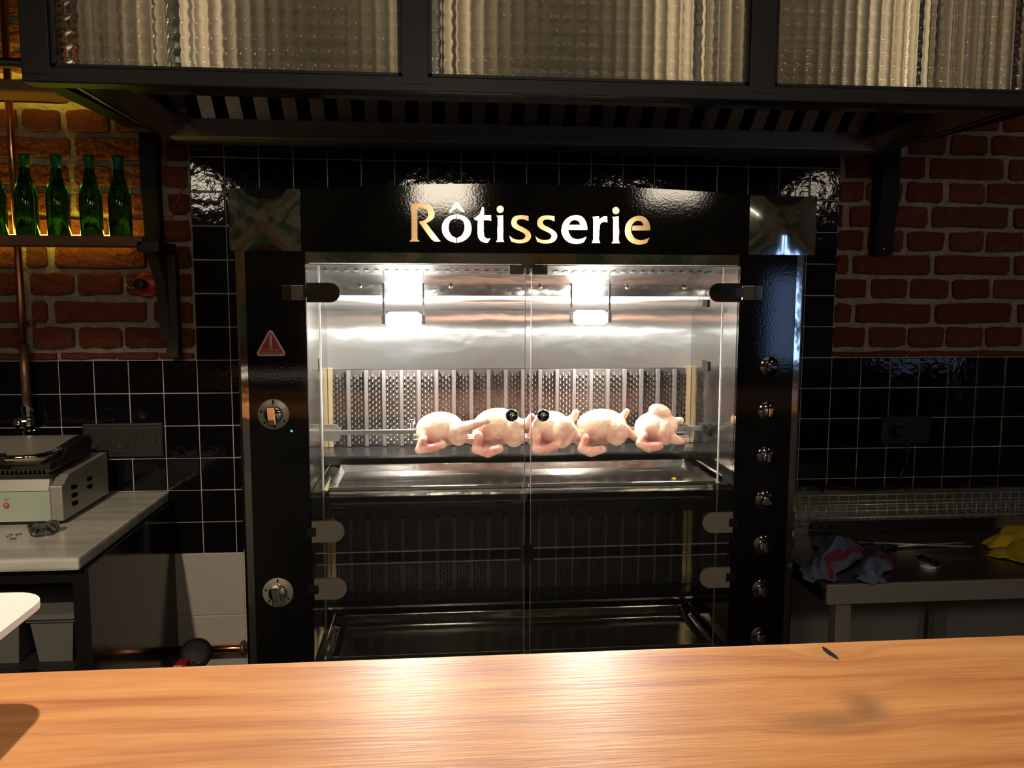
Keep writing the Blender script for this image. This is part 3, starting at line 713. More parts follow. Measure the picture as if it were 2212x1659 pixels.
def text_mesh(name, s, size, loc, m, parent, rot=(PI/2, 0, 0), xs=1.0):
    c = bpy.data.curves.new(name, 'FONT'); c.body = s; c.size = size; c.align_x = 'CENTER'; c.align_y = 'CENTER'
    t = bpy.data.objects.new('tmp', c); COL.objects.link(t)
    dg = bpy.context.evaluated_depsgraph_get(); dg.update()
    me = bpy.data.meshes.new_from_object(t.evaluated_get(dg)); bpy.data.objects.remove(t)
    me.name = name; me.materials.clear(); me.materials.append(MATS[m])
    o = bpy.data.objects.new(name, me); COL.objects.link(o); o.parent = parent; o.location = Vector(loc)-ORG[parent.name]; o.rotation_euler = rot; o.scale = (xs, 1, 1)
    return o
q = onY(14, 1079, gy0-0.0045)
text_mesh('heat_lettering', 'HEAT', 0.0055, (q.x, gy0-0.0046, q.z), 'grill_iron', gr)
vm = mesh_only(MB().prism(stadium(0, 0, 0.018, 0.0058), 'X', -0.0006, 0.0012), 'dark_recess')
for yy, zz in ((-0.30, 0.985), (-0.30, 0.963), (-0.30, 0.941), (-0.20, 0.985), (-0.20, 0.963)):
    v = piece('vent_slot', vm, gr, (gx1, yy, zz)); v.rotation_euler = (-0.10, 0, 0)
# lower and upper plates
MB().box(gx1-0.44, gx1-0.03, gy0+0.01, -0.075, 1.020, 1.034, 0.003).build('lower_plate', 'grill_iron', gr)
MB().prism([(gy0-0.002, 1.047), (gy0-0.002, 1.060), (gy0+0.02, 1.066), (-0.125, 1.078), (-0.125, 1.040)], 'X', gx1-0.455, gx1-0.024).build('upper_plate', 'grill_iron', gr)
rm = mesh_only(MB().prism([(-0.0042, 0.004), (0, -0.009), (0.0042, 0.004)], 'Y', 0, 0.28), 'brushed_steel')
for k in range(34): piece('plate_rib', rm, gr, (gx1-0.035-k*0.0112, gy0-0.001, 1.046))
MB().prism([(gy0+0.001, 1.060), (gy0+0.010, 1.066), (gy0+0.10, 1.078), (-0.165, 1.096), (-0.125, 1.097), (-0.125, 1.078), (gy0+0.03, 1.062)], 'X', gx1-0.45, gx1-0.05).build('lid_cover', 'satin_steel', gr)
MB().prism([(gy0+0.05, 1.062), (gy0+0.10, 1.088), (-0.18, 1.097), (-0.135, 1.098), (-0.122, 1.08), (-0.13, 1.045)], 'X', gx1-0.05, gx1-0.018).build('lid_arm', 'black_plastic', gr)
hp = [Vector((gx1-0.034, gy0+0.09, 1.084)), Vector((gx1-0.036, gy0+0.02, 1.085)), Vector((gx1-0.05, gy0-0.02, 1.086)), Vector((gx1-0.09, gy0-0.032, 1.086)), Vector((gx1-0.13, gy0-0.034, 1.086))]
MB().tube(smooth_pts(hp), 0.0075, 12).build('handle_tube', 'chrome', gr)
MB().cyl((gx1-0.36, gy0-0.034, 1.086), (gx1-0.118, gy0-0.034, 1.086), 0.0125, seg=20).build('handle_grip', 'black_plastic', gr)
for x in (gx1-0.43, gx1-0.02):
    for y in (gy0+0.02, -0.075): MB().cyl((x, y, 0.9), (x, y, 0.912), 0.009).build('foot', 'black_plastic', gr)

def crumple(name, c, s, sc, m, lab, cat, seed, parts=((0, 0, 0, 1),)):
    rnd = random.Random(seed); mb = MB()
    for dx, dy, dz, k in parts:
        bm = bmesh.new(); bmesh.ops.create_icosphere(bm, subdivisions=3, radius=1)
        dirs = [Vector((rnd.uniform(-1, 1), rnd.uniform(-1, 1), rnd.uniform(-1, 1))).normalized() for _ in range(14)]
        offs = [rnd.uniform(0.5, 0.95) for _ in dirs]
        for v in bm.verts:
            q_ = v.co.copy()
            for d_, o_ in zip(dirs, offs):
                dd = q_.dot(d_)
                if dd > o_: q_ -= d_*(dd-o_)*1.5
            q_ *= rnd.uniform(0.92, 1.06)
            v.co = Vector((c[0]+dx+q_.x*sc[0]*k, c[1]+dy+q_.y*sc[1]*k, max(c[2], c[2]+dz+sc[2]*k*0.8+q_.z*sc[2]*k)))
        mb.bm(bm)
    return tag(mb.build(name, m, loc=c), lab, cat)
f0 = onZ(90, 1160, 0.9)
crumple('foil_wrapper', (f0.x, f0.y, 0.901), 1, (0.028, 0.020, 0.022), 'foil_black', 'crumpled black and silver foil wrapper beside the grill', 'wrapper', 5, ((0, 0, 0, 1.0), (-0.030, 0.03, 0, 0.8), (0.012, 0.035, 0, 0.85)))
for (x, y), lb in zip(((20, 1159), (28, 1166), (40, 1156)), ('tiny clear ring on the marble, leftmost of three', 'tiny clear ring on the marble, closest to the edge', 'tiny clear ring on the marble, nearest the foil wrapper')):
    p = onZ(x, y, 0.9015); rr = 0.0055
    tag(MB().tube([(p.x+rr*math.cos(t), p.y+rr*math.sin(t), 0.9022+0.002*math.sin(t+x)+0.002) for t in [2*PI*i/18 for i in range(19)]], 0.0016, 6).build('plastic_ring', 'clear_glass', loc=(p.x, p.y, 0.9)), lb, 'ring', 'rings on the marble')

# copper gas pipe and extinguisher
gp = thing('gas_pipe', (0.05, -0.05, 0.41), 'horizontal copper pipe low on the white tiles', 'pipe')
MB().cyl((-0.08, -0.05, 0.413), (0.244, -0.05, 0.413), 0.0125, seg=20).build('pipe_run', 'copper', gp)
MB().lathe([(0.02, 0), (0.024, 0.004), (0.024, 0.012), (0.014, 0.016)], (0.115, -0.05, 0.413), 'X', 18).build('pipe_collar', 'dull_copper', gp)
ex = thing('fire_extinguisher', (0.03, -0.36, 0), 'red fire extinguisher with black discharge horn on the floor', 'extinguisher')
MB().lathe([(0.0, 0), (0.055, 0), (0.058, 0.01), (0.058, 0.33), (0.045, 0.375), (0.02, 0.395), (0.016, 0.44), (0, 0.44)], (0.03, -0.36, 0), 'Z', 28).build('cylinder', 'red_paint', ex)
hc = onY(427, 1410, -0.34)
MB().lathe([(0.012, -0.09), (0.018, -0.06), (0.030, -0.02), (0.041, 0.018), (0.0425, 0.026), (0.039, 0.032), (0.028, 0.036), (0.0, 0.038)], (hc.x-0.002, -0.34, hc.z-0.01), (0.1, -0.75, 0.62), 28).build('horn', 'dark_iron', ex)
ha = onY(372, 1440, -0.40); hb = onY(402, 1429, -0.40)
hd = MB().prism([(ha.x-0.004, ha.z-0.02), (ha.x, ha.z), (hb.x-0.02, hb.z), (hb.x+0.004, hb.z), (hb.x+0.006, hb.z-0.03)], 'Y', -0.415, -0.385).build('lever', 'red_paint', ex)
MB().box(ha.x+0.009, hb.x-0.006, -0.4162, -0.4155, hb.z-0.010, hb.z-0.003).build('label_patch', 'sign_cream', hd)
rg = onY(424, 1433, -0.41)
MB().tube([(rg.x+0.011*math.cos(t), -0.41, rg.z-0.006+0.011*math.sin(t)) for t in [2*PI*i/20 for i in range(21)]], 0.0018, 6).build('safety_ring', 'chrome', ex)

# ------------------------------------------------------------------ right work table
wt = thing('work_table', (2.4, -0.36, 0), 'stainless steel work table right of the rotisserie', 'table')
TZ = 0.80
MB().box(1.66, 3.4, -0.70, -0.02, TZ-0.012, TZ).build('tabletop', 'brushed_steel', wt)
MB().box(1.66, 3.4, -0.712, -0.70, TZ-0.047, TZ+0.002, 0.002).build('front_rim', 'satin_steel', wt)
MB().box(1.66, 1.672, -0.70, -0.02, TZ-0.047, TZ-0.011).build('side_rim', 'dark_steel', wt)
MB().prism([(-0.02, TZ-0.01), (-0.035, TZ-0.01), (-0.03, TZ+0.065), (-0.045, TZ+0.072), (-0.006, TZ+0.076), (-0.006, TZ+0.06)], 'X', 1.66, 3.4).build('upstand', 'brushed_steel', wt)
for x, y in ((1.72, -0.66), (1.72, -0.08), (2.36, -0.08), (3.30, -0.66), (3.30, -0.08)):
    MB().box(x-0.02, x+0.02, y-0.02, y+0.02, 0, TZ-0.012, 0.003).build('leg', 'satin_steel', wt)
MB().box(1.72, 3.30, -0.40, -0.37, 0.16, 0.19).build('lower_rail', 'brushed_steel', wt)

# wire cable tray
wb = thing('wire_tray', (2.4, -0.13, TZ), 'long wire mesh tray lying along the back of the steel table', 'tray')
X0, X1, Ya, Yb, Za, Zb = 1.70, 3.2, -0.19, -0.075, TZ+0.004, TZ+0.062
wm = mesh_only(MB().tube([(0, Yb, Zb), (0, Yb, Za), (0, Ya, Za), (0, Ya, Zb)], 0.0021, 6), 'wire_steel')
ox = Vector((0, 0, 0))
for k in range(46):
    piece('cross_wire', wm, wb, (X0+0.012+k*0.0325, 0, 0))
lw = mesh_only(MB().cyl((X0, 0, 0), (X1, 0, 0), 0.0018, seg=6), 'wire_steel')
for y, z in ((Ya-.002, Zb), (Ya-.002, Zb-0.02), (Ya-.002, Zb-0.04), (Ya, Za-.001), ((Ya+Yb)/2, Za-.001), (Yb+.002, Zb), (Yb+.002, Zb-0.02), (Yb+.002, Zb-0.04)):
    piece('long_wire', lw, wb, (0, y, z))
# flat steel spit blade
s0 = onZ(1755, 1142, TZ+0.03); s1 = onZ(2250, 1128, TZ+0.03)
sb = thing('spit_blade', ((s0.x+s1.x)/2, -0.24, TZ), 'flat polished steel spit with two holes lying on the table', 'spit')
MB().prism([(-0.275, TZ+0.002), (-0.255, TZ+0.03), (-0.235, TZ+0.002), (-0.238, TZ+0.002), (-0.255, TZ+0.026), (-0.272, TZ+0.002)], 'X', 1.83, 3.0).build('blade', 'mirror_steel', sb)
for x in (1.855, 1.885):
    MB().lathe([(0.0045, 0), (0.0045, 0.002), (0, 0.002)], (x, -0.2655, TZ+0.0145), (0, -0.81, 0.58), 14).build('hole', 'dark_recess', sb)
# skewers with black handles
for (a, b_, lb) in (((1850, 1171), (2100, 1181), 'steel skewer with black handle, upper of the two'), ((1905, 1182), (2080, 1172), 'steel skewer with black handle half under the blue cloth')):
    hz_ = 0.017 if a[0] == 1850 else 0.0085
    p0, p1 = onZ(*a, TZ+hz_), onZ(*b_, TZ+hz_); dv = (p1-p0).normalized()
    sk = thing('skewer', (p0.x, p0.y, TZ), lb, 'skewer', 'skewers on the steel table')
    MB().tube([p0-dv*0.0, p0+dv*0.004, p0+dv*0.038, p0+dv*0.044], [0.006, 0.008, 0.008, 0.006], 10).build('handle', 'black_plastic', sk)
    MB().cyl(p0+dv*0.044, p1, 0.0028, seg=8).build('rod', 'wire_steel', sk)
# glass lid and steel disc
p = onZ(2005, 1211, TZ+0.012)
ld = thing('glass_lid', (p.x, p.y, TZ), 'small clear glass lid propped on the steel table', 'lid')
MB().lathe([(0.030, 0), (0.031, 0.003), (0.022, 0.008), (0.008, 0.011), (0.0, 0.011)], (p.x, p.y, TZ+0.012), (0.15, -0.25, 1), 24).build('dome', 'clear_glass', ld)
MB().tube([Vector((p.x, p.y, TZ+0.0125))+Vector((0.0305*math.cos(t), 0.0297*math.sin(t), 0.0297*0.25*math.sin(t)-0.0305*0.15*math.cos(t))) for t in [2*PI*i/28 for i in range(29)]], 0.0012, 6).build('rim', 'wire_steel', ld)
p = onZ(2005, 1223, TZ+0.002)
tag(MB().lathe([(0.0, 0), (0.020, 0), (0.020, 0.004), (0.0, 0.005)], (p.x, p.y, TZ+0.0005), 'Z', 24).build('steel_cap', 'white_plastic', loc=(p.x, p.y, TZ)), 'small white round cap below the glass lid', 'cap')

def cloth(name, corners, nu, nv, amp, m, lab, seed, folds, stripe=None, zbase=TZ):
    rnd = random.Random(seed)
    ph = [(rnd.uniform(3, 9), rnd.uniform(3, 9), rnd.uniform(0, 6.28), rnd.uniform(0.4, 1)) for _ in range(6)]
    A, B, Cc, D = [Vector((c[0], c[1], 0)) for c in corners]
    vs = []; fs = []
    for j in range(nv+1):
        for i in range(nu+1):
            u, v = i/nu, j/nv
            P = (A*(1-u)+B*u)*(1-v)+(D*(1-u)+Cc*u)*v
            h = 0
            for fx_, fy_, pp, aa in ph: h += aa*math.sin(fx_*u+fy_*v+pp)
            h = abs(h)/3.0
            edge = min(1, 6*min(u, 1-u, v, 1-v)+0.15)
            for (cu_, cv_, ru, rv, hh) in folds: h += hh*math.exp(-((u-cu_)/ru)**2-((v-cv_)/rv)**2)
            wob = Vector((math.sin(9*v+seed)*0.012+math.sin(23*v)*0.005, math.sin(8*u+seed)*0.012+math.sin(19*u+1)*0.005, 0))
            vs.append((P.x+wob.x, P.y+wob.y, zbase+0.004+amp*h*edge))
    n = nu+1
    mb = MB()
    for j in range(nv):
        for i in range(nu): fs.append((j*n+i, j*n+i+1, (j+1)*n+i+1, (j+1)*n+i))
    mb.add(vs, fs, True)
    o = mb.build(name, m, loc=(corners[0][0], corners[0][1], zbase))
    if stripe:
        o.data.materials.append(MATS['pink_cloth'])
        for k, pl in enumerate(o.data.polygons):
            i, j = k % nu, k//nu
            if stripe(i/nu, j/nv): pl.material_index = 1
    sm = o.modifiers.new('thickness', 'SOLIDIFY'); sm.thickness = 0.003; sm.offset = 1
    return tag(o, lab, 'cloth')
def zz(x, y): p = onZ(x, y, TZ+0.01); return (p.x, p.y)
cloth('kitchen_towel', [zz(1735, 1246), zz(1800, 1250), zz(1880, 1170), zz(1770, 1152)], 40, 40, 0.030, 'blue_cloth', 'crumpled blue grey kitchen towel with a dark red stripe', 3, [(0.6, 0.5, 0.25, 0.3, 1.2)], lambda u, v: 0.80 < u+0.1*math.sin(6*v) < 0.90)
cloth('dish_cloth', [zz(1848, 1254), zz(1900, 1258), zz(1930, 1208), zz(1905, 1185)], 28, 28, 0.024, 'blue_cloth', 'folded corner of blue striped dish cloth hanging towards the table front', 8, [(0.3, 0.4, 0.2, 0.4, 0.8)], lambda u, v: 0.55 < v < 0.66)
yc = cloth('yellow_cloth', [zz(2138, 1193), zz(2290, 1230), zz(2300, 1140), zz(2125, 1163)], 44, 36, 0.032, 'yellow_cloth', 'bright yellow cleaning cloth bunched up on the steel table', 11, [(0.5, 0.6, 0.4, 0.3, 1.0)])

# ------------------------------------------------------------------ rotisserie oven
F = -0.62
oven = thing('rotisserie_oven', (0.94, -0.31, 0), 'large black gas rotisserie oven with glass doors and lit sign', 'oven')
XL, XR = 0.421, 1.450
MB().box(0.262, 0.415, -0.608, -0.03, 0.0, 1.60).build('side_column', 'black_enamel', oven)
MB().box(1.456, 1.614, -0.608, -0.03, 0.0, 1.60).build('side_column', 'black_enamel', oven)
MB().box(0.262, 1.614, -0.56, -0.03, 1.60, 1.735).build('top_box', 'black_enamel', oven)
MB().box(0.415, 1.456, -0.20, -0.03, 0.0, 1.60).build('back_box', 'dark_steel', oven)
MB().box(0.415, 1.456, -0.60, -0.20, 0.0, 0.50).build('base_box', 'dark_steel', oven)
MB().box(0.286, XL, F, F+0.012, 0.02, 1.597, 0.0015).build('control_panel', 'black_enamel', oven)
MB().box(XR, 1.592, F, F+0.012, 0.02, 1.597, 0.0015).build('control_panel', 'black_enamel', oven)
# chrome corner strips, chamfered
MB().prism([(0.286, F), (0.286, F+0.012), (0.262, F+0.03), (0.258, F+0.024), (0.264, F+0.004), (0.270, F)], 'Z', 0.02, 1.597).build('corner_strip', 'mirror_steel', oven)
MB().prism([(1.592, F), (1.592, F+0.012), (1.616, F+0.03), (1.619, F+0.024), (1.613, F+0.004), (1.607, F)], 'Z', 0.02, 1.597).build('corner_strip', 'mirror_steel', oven)
# corner caps
for x0, x1 in ((0.257, 0.414), (1.467, 1.633)):
    n = 14; vs = []; fs = []
    for i in range(n+1):
        for k in range(n+1):
            u, v = i/n, k/n
            bul = 0.010*(1-(2*u-1)**2)*(1-(2*v-1)**2)
            vs.append((x0+(x1-x0)*u, F-0.006-bul*0.35, 1.597+0.139*v))
    for i in range(n):
        for k in range(n): fs.append((i*(n+1)+k, (i+1)*(n+1)+k, (i+1)*(n+1)+k+1, i*(n+1)+k+1))
    mb = MB().add(vs, fs, True); mb.build('corner_cap', 'cap_mirror', oven)
    MB().box(x0+0.0005, x1-0.0005, F-0.0055, F+0.06, 1.5975, 1.7355).build('cap_box', 'mirror_steel', oven)
MB().box(1.632, 1.640, F+0.02, F+0.05, 1.61, 1.66, 0.002).build('side_latch', 'mirror_steel', oven)

# --- sign panel with cut-out letters
def glyph(pts, o):
    """pts: (x, y, corner flag) in enlarged crop pixels; curved through the smooth points."""
    P = [(o[0]+x/7.9, o[1]+y/7.9, c) for x, y, c in pts]; n = len(P); out = []
    for i in range(n):
        p1, p2 = P[i], P[(i+1) % n]
        if p1[2] and p2[2]: out.append(p1[:2]); continue
        p0 = P[i-1] if not p1[2] else p1
        p3 = P[(i+2) % n] if not p2[2] else p2
        for k in range(5):
            t = k/5
            out.append(tuple(0.5*(2*p1[a]+(p2[a]-p0[a])*t+(2*p0[a]-5*p1[a]+4*p2[a]-p3[a])*t*t+(3*p1[a]-p0[a]-3*p2[a]+p3[a])*t**3) for a in (0, 1)))
    return [(lambda q: (q.x, q.z))(onY(x, y, F)) for x, y in out]
c_, s_ = 1, 0
GR = [(118,158,1),(320,153,1),(430,172,0),(515,240,0),(543,330,0),(515,420,0),(402,490,1),(610,762,1),(648,801,1),(560,806,0),(505,780,0),(455,725,0),(282,482,1),(290,464,0),(370,440,0),(425,385,0),(432,315,0),(395,250,0),(315,226,0),(250,232,1),(252,740,0),(264,775,0),(290,804,1),(112,804,1),(142,770,0),(150,735,0),(145,240,0),(135,190,0)]
GO1 = [(910,340,1),(790,375,0),(700,460,0),(668,580,0),(700,700,0),(790,790,0),(908,825,1),(908,745,1),(840,710,0),(790,640,0),(778,560,0),(800,470,0),(850,425,0),(910,411,1)]
GO2 = [(925,340,1),(1050,375,0),(1140,460,0),(1168,580,0),(1140,700,0),(1050,788,0),(930,825,1),(930,745,1),(1010,700,0),(1050,620,0),(1056,530,0),(1032,460,0),(985,425,0),(925,412,1)]
GC = [(890,132,1),(945,130,1),(1060,305,1),(1010,303,1),(920,225,1),(830,303,1),(782,312,1)]
GT = [(1345,218,1),(1385,222,1),(1385,355,1),(1505,355,1),(1508,452,1),(1470,441,1),(1380,441,1),(1376,640,0),(1395,725,0),(1432,754,0),(1495,752,1),(1450,823,1),(1390,820,0),(1320,785,0),(1286,720,0),(1280,640,0),(1280,441,1),(1240,441,1),(1213,405,1),(1270,372,0),(1315,325,0),(1335,270,0)]
GI = [(1595,365,1),(1712,355,1),(1712,745,0),(1718,780,0),(1733,813,1),(1592,813,1),(1610,780,0),(1619,745,0),(1618,420,0),(1611,387,0)]
GD = [(1662+60*math.cos(t), 255+62*math.sin(t), 0) for t in [2*PI*i/14 for i in range(14)]]
GS = [(2145,370,1),(2145,455,1),(2070,430,0),(2000,425,0),(1952,447,0),(1946,485,0),(1975,525,0),(2060,568,0),(2148,625,0),(2187,690,0),(2178,752,0),(2130,805,0),(2040,832,0),(1940,830,0),(1850,805,1),(1815,705,1),(1890,758,0),(1980,775,0),(2060,760,0),(2092,715,0),(2072,672,0),(2010,635,0),(1920,592,0),(1865,545,0),(1848,480,0),(1870,412,0),(1930,368,0),(2030,354,0)]
GE = [(1005,605,1),(1011,560,0),(985,460,0),(920,380,0),(820,354,0),(700,387,0),(610,475,0),(575,600,0),(600,720,0),(680,808,0),(800,845,0),(900,834,0),(955,812,1),(1001,725,1),(920,756,0),(840,768,0),(750,738,0),(697,660,0),(682,590,0),(700,510,0),(745,455,0),(800,437,0),(860,458,0),(897,520,1),(706,522,1),(692,603,1)]
GRr = [(1095,385,1),(1212,375,1),(1218,432,1),(1262,393,0),(1308,374,0),(1352,380,1),(1355,479,1),(1300,468,0),(1245,492,0),(1220,560,0),(1210,740,0),(1216,785,0),(1232,829,1),(1090,829,1),(1108,785,0),(1116,740,0),(1116,440,0),(1109,408,0)]
A_, B_ = (870, 420), (1140, 420)
LET = [glyph(GR, A_), glyph(GO1, A_), glyph(GO2, A_), glyph(GC, A_), glyph(GT, A_), glyph(GI, A_), glyph(GD, A_), glyph(GS, A_),
       glyph(GS, (870+56.1, 420.6)), glyph(GE, B_), glyph(GRr, B_), glyph(GI, (870+249.4, 422.6)), glyph(GD, (870+249.4, 422.9)), glyph(GE, (1140+136.4, 421.6))]
def area2(p): return sum(p[i][0]*p[(i+1) % len(p)][1]-p[(i+1) % len(p)][0]*p[i][1] for i in range(len(p)))
X0s, X1s = 0.414, 1.467
outer = [(X0s, 1.5965), (X1s, 1.5965)]
for i in range(25):
    t = 1-i/24; x = X0s+(X1s-X0s)*t; outer.append((x, 1.7375+0.0175*(1-(2*t-1)**2)))
cu_ = bpy.data.curves.new('sign_panel', 'CURVE'); cu_.dimensions = '2D'; cu_.fill_mode = 'BOTH'; cu_.extrude = 0.0012
for k, poly in enumerate([outer]+LET):
    sp = cu_.splines.new('POLY'); sp.points.add(len(poly)-1); sp.use_cyclic_u = True
    if (area2(poly) > 0) != (k == 0): poly = poly[::-1]
    for pt, (x, z) in zip(sp.points, poly): pt.co = (x, z, 0, 1)
tmp = bpy.data.objects.new('tmp', cu_); COL.objects.link(tmp)
dg = bpy.context.evaluated_depsgraph_get(); dg.update()
sme = bpy.data.meshes.new_from_object(tmp.evaluated_get(dg)); bpy.data.objects.remove(tmp)
for v in sme.vertices: v.co = Vector((v.co.x, F-0.002-v.co.z, v.co.y))-ORG[oven.name]
sme.materials.clear(); sme.materials.append(MATS['black_enamel'])
sgn = link('sign_panel', sme, oven, ORG[oven.name]); sgn['label'] = 'black panel with cut-out letters reading Rôtisserie'
bxs = MB(); bxs.box(0.60, 1.30, F+0.034, F+0.037, 1.602, 1.728)
bxs.box(0.60, 1.30, F+0.001, F+0.035, 1.728, 1.730); bxs.box(0.60, 1.30, F+0.001, F+0.035, 1.600, 1.602); bxs.box(0.598, 0.60, F+0.001, F+0.035, 1.60, 1.73); bxs.box(1.30, 1.302, F+0.001, F+0.035, 1.60, 1.73)
sbx = bxs.build('light_box', 'sign_back', oven)
for x in (onY(1020, 495, F).x, onY(1275, 495, F).x):
    MB().lathe([(0, 0), (0.009, 0.004), (0.010, 0.01), (0.010, 0.125), (0, 0.13)], (x-0.065, F+0.024, 1.650), 'X', 14).build('sign_lamp', 'sign_lamp', sbx)
# header under the sign
MB().box(0.415, 1.456, F+0.006, F+0.012, 1.568, 1.5965).build('header_strip', 'mirror_steel', oven)
MB().box(0.892, 0.985, F+0.012, F+0.03, 1.546, 1.571, 0.002).build('door_catch', 'mirror_steel', oven)

# --- cooking chamber
RSM = mesh_only(MB().add([(-0.005, -0.03, 0.0035), (0.005, -0.03, 0.0035), (0.005, 0.0, -0.0005), (-0.005, 0.0, -0.0005), (-0.005, -0.03, 0.0025), (0.005, -0.03, 0.0025), (0.005, 0.0, -0.0025), (-0.005, 0.0, -0.0025)], [(0, 1, 2, 3), (7, 6, 5, 4), (0, 4, 5, 1), (1, 5, 6, 2), (2, 6, 7, 3), (3, 7, 4, 0)]), 'dark_recess')
MB().box(XL-0.005, XL, F+0.012, -0.20, 0.50, 1.598).build('chamber_side', 'inner_steel', oven)
MB().box(XR, XR+0.005, F+0.012, -0.20, 0.50, 1.598).build('chamber_side', 'inner_steel', oven)
MB().box(XR-0.004, XR, -0.415, -0.365, 1.297, 1.322, 0.001).build('side_vent', 'dark_recess', oven)
MB().box(XR-0.004, XR, -0.395, -0.355, 1.468, 1.488, 0.001).build('side_vent', 'dark_recess', oven)
MB().box(XL, XL+0.004, -0.415, -0.39, 1.300, 1.335, 0.001).build('side_vent', 'dark_recess', oven)
MB().box(0.248, 0.2565, F+0.02, F+0.05, 1.607, 1.645, 0.002).build('side_latch', 'mirror_steel', oven)
for xx in (XL+0.026, XR-0.030):
    MB().cyl((xx, F+0.03, 0.51), (xx, F+0.03, 1.566), 0.0022, seg=8).build('stop_rod', 'wire_steel', oven)
for k in range(40):
    piece('roof_slot', RSM, oven, (XL+0.025+k*0.0252, -0.43, 1.5575))
MB().sheet([(F+0.012, 1.569), (-0.50, 1.566), (-0.42, 1.557), (-0.36, 1.537), (-0.325, 1.515), (-0.308, 1.497)], XL, XR, 1).build('chamber_roof', 'roof_steel', oven, fix=False)
prof_ = [(-0.305, 1.4965)]+[(-0.250-0.055*math.cos(PI/2*i/10), 1.455+0.041*(1-math.sin(PI/2*i/10))) for i in range(1, 11)]+[(-0.250, 1.40), (-0.250, 1.35), (-0.250, 1.292)]
rf = MB().sheet(prof_, XL, XR, 1).build('lamp_reflector', 'reflector_steel', oven, fix=False)
uvl = rf.data.uv_layers.new(name='UVMap')
for lp in rf.data.loops:
    co = rf.data.vertices[lp.vertex_index].co; uvl.data[lp.index].uv = (co.x, co.z)
for x in (0.52, 0.76, 1.0, 1.24, 1.40):
    MB().lathe([(0.006, 0), (0.005, 0.003), (0, 0.004)], (x, -0.338, 1.52), (0, -0.6, -0.75), 10).build('screw', 'chrome', oven)
# halogen lamps
for px, py in ((872, 684), (1275, 680)):
    p = onY(px, py+6, -0.345)
    hb_ = MB().box(p.x-0.058, p.x-0.046, -0.355, -0.335, p.z-0.012, p.z+0.012, 0.002); hb_.box(p.x+0.046, p.x+0.058, -0.355, -0.335, p.z-0.012, p.z+0.012, 0.002); hb_.box(p.x-0.055, p.x-0.050, -0.348, -0.342, p.z, 1.532); hb_.box(p.x+0.050, p.x+0.055, -0.348, -0.342, p.z, 1.532)
    hl = hb_.build('lamp_holder', 'inner_steel', oven)
    MB().lathe([(0, 0), (0.014, 0.003), (0.019, 0.012), (0.019, 0.083), (0.014, 0.092), (0, 0.095)], (p.x-0.0475, -0.345, p.z), 'X', 18).build('lamp_bulb', 'lamp_glow', hl)

def plate_mesh(w_, h_):
    """one ribbed burner plate: flat field with rows of small teeth and one tall rib."""
    mb = MB(); mb.cur = 0
    mb.box(0.0004, w_-0.0004, 0, 0.006, 0, h_)
    for c in range(4):
        for r in range(13):
            x = 0.0135+c*0.0088; z = 0.008+r*(h_-0.02)/13+(0.008 if c % 2 else 0)
            q = 0.0028
            mb.add([(x-q, 0, z-0.002), (x+q, 0, z-0.002), (x+q*0.5, 0, z+0.0085), (x-q*0.5, 0, z+0.0085), (x-q*0.55, -0.0095, z+0.0005), (x+q*0.55, -0.0095, z+0.0005)],
                   [(0, 1, 5, 4), (1, 2, 5), (0, 4, 3), (2, 3, 4, 5)])
    return mesh_only(mb, 'burner_enamel')
PITCH = 0.0487; NP = 21
PM = plate_mesh(PITCH, 0.215)
RM = mesh_only(MB().prism([(-0.0055, 0.0), (-0.0048, -0.011), (0.0048, -0.011), (0.0055, 0.0)], 'Z', 0, 0.212), 'burner_rib')
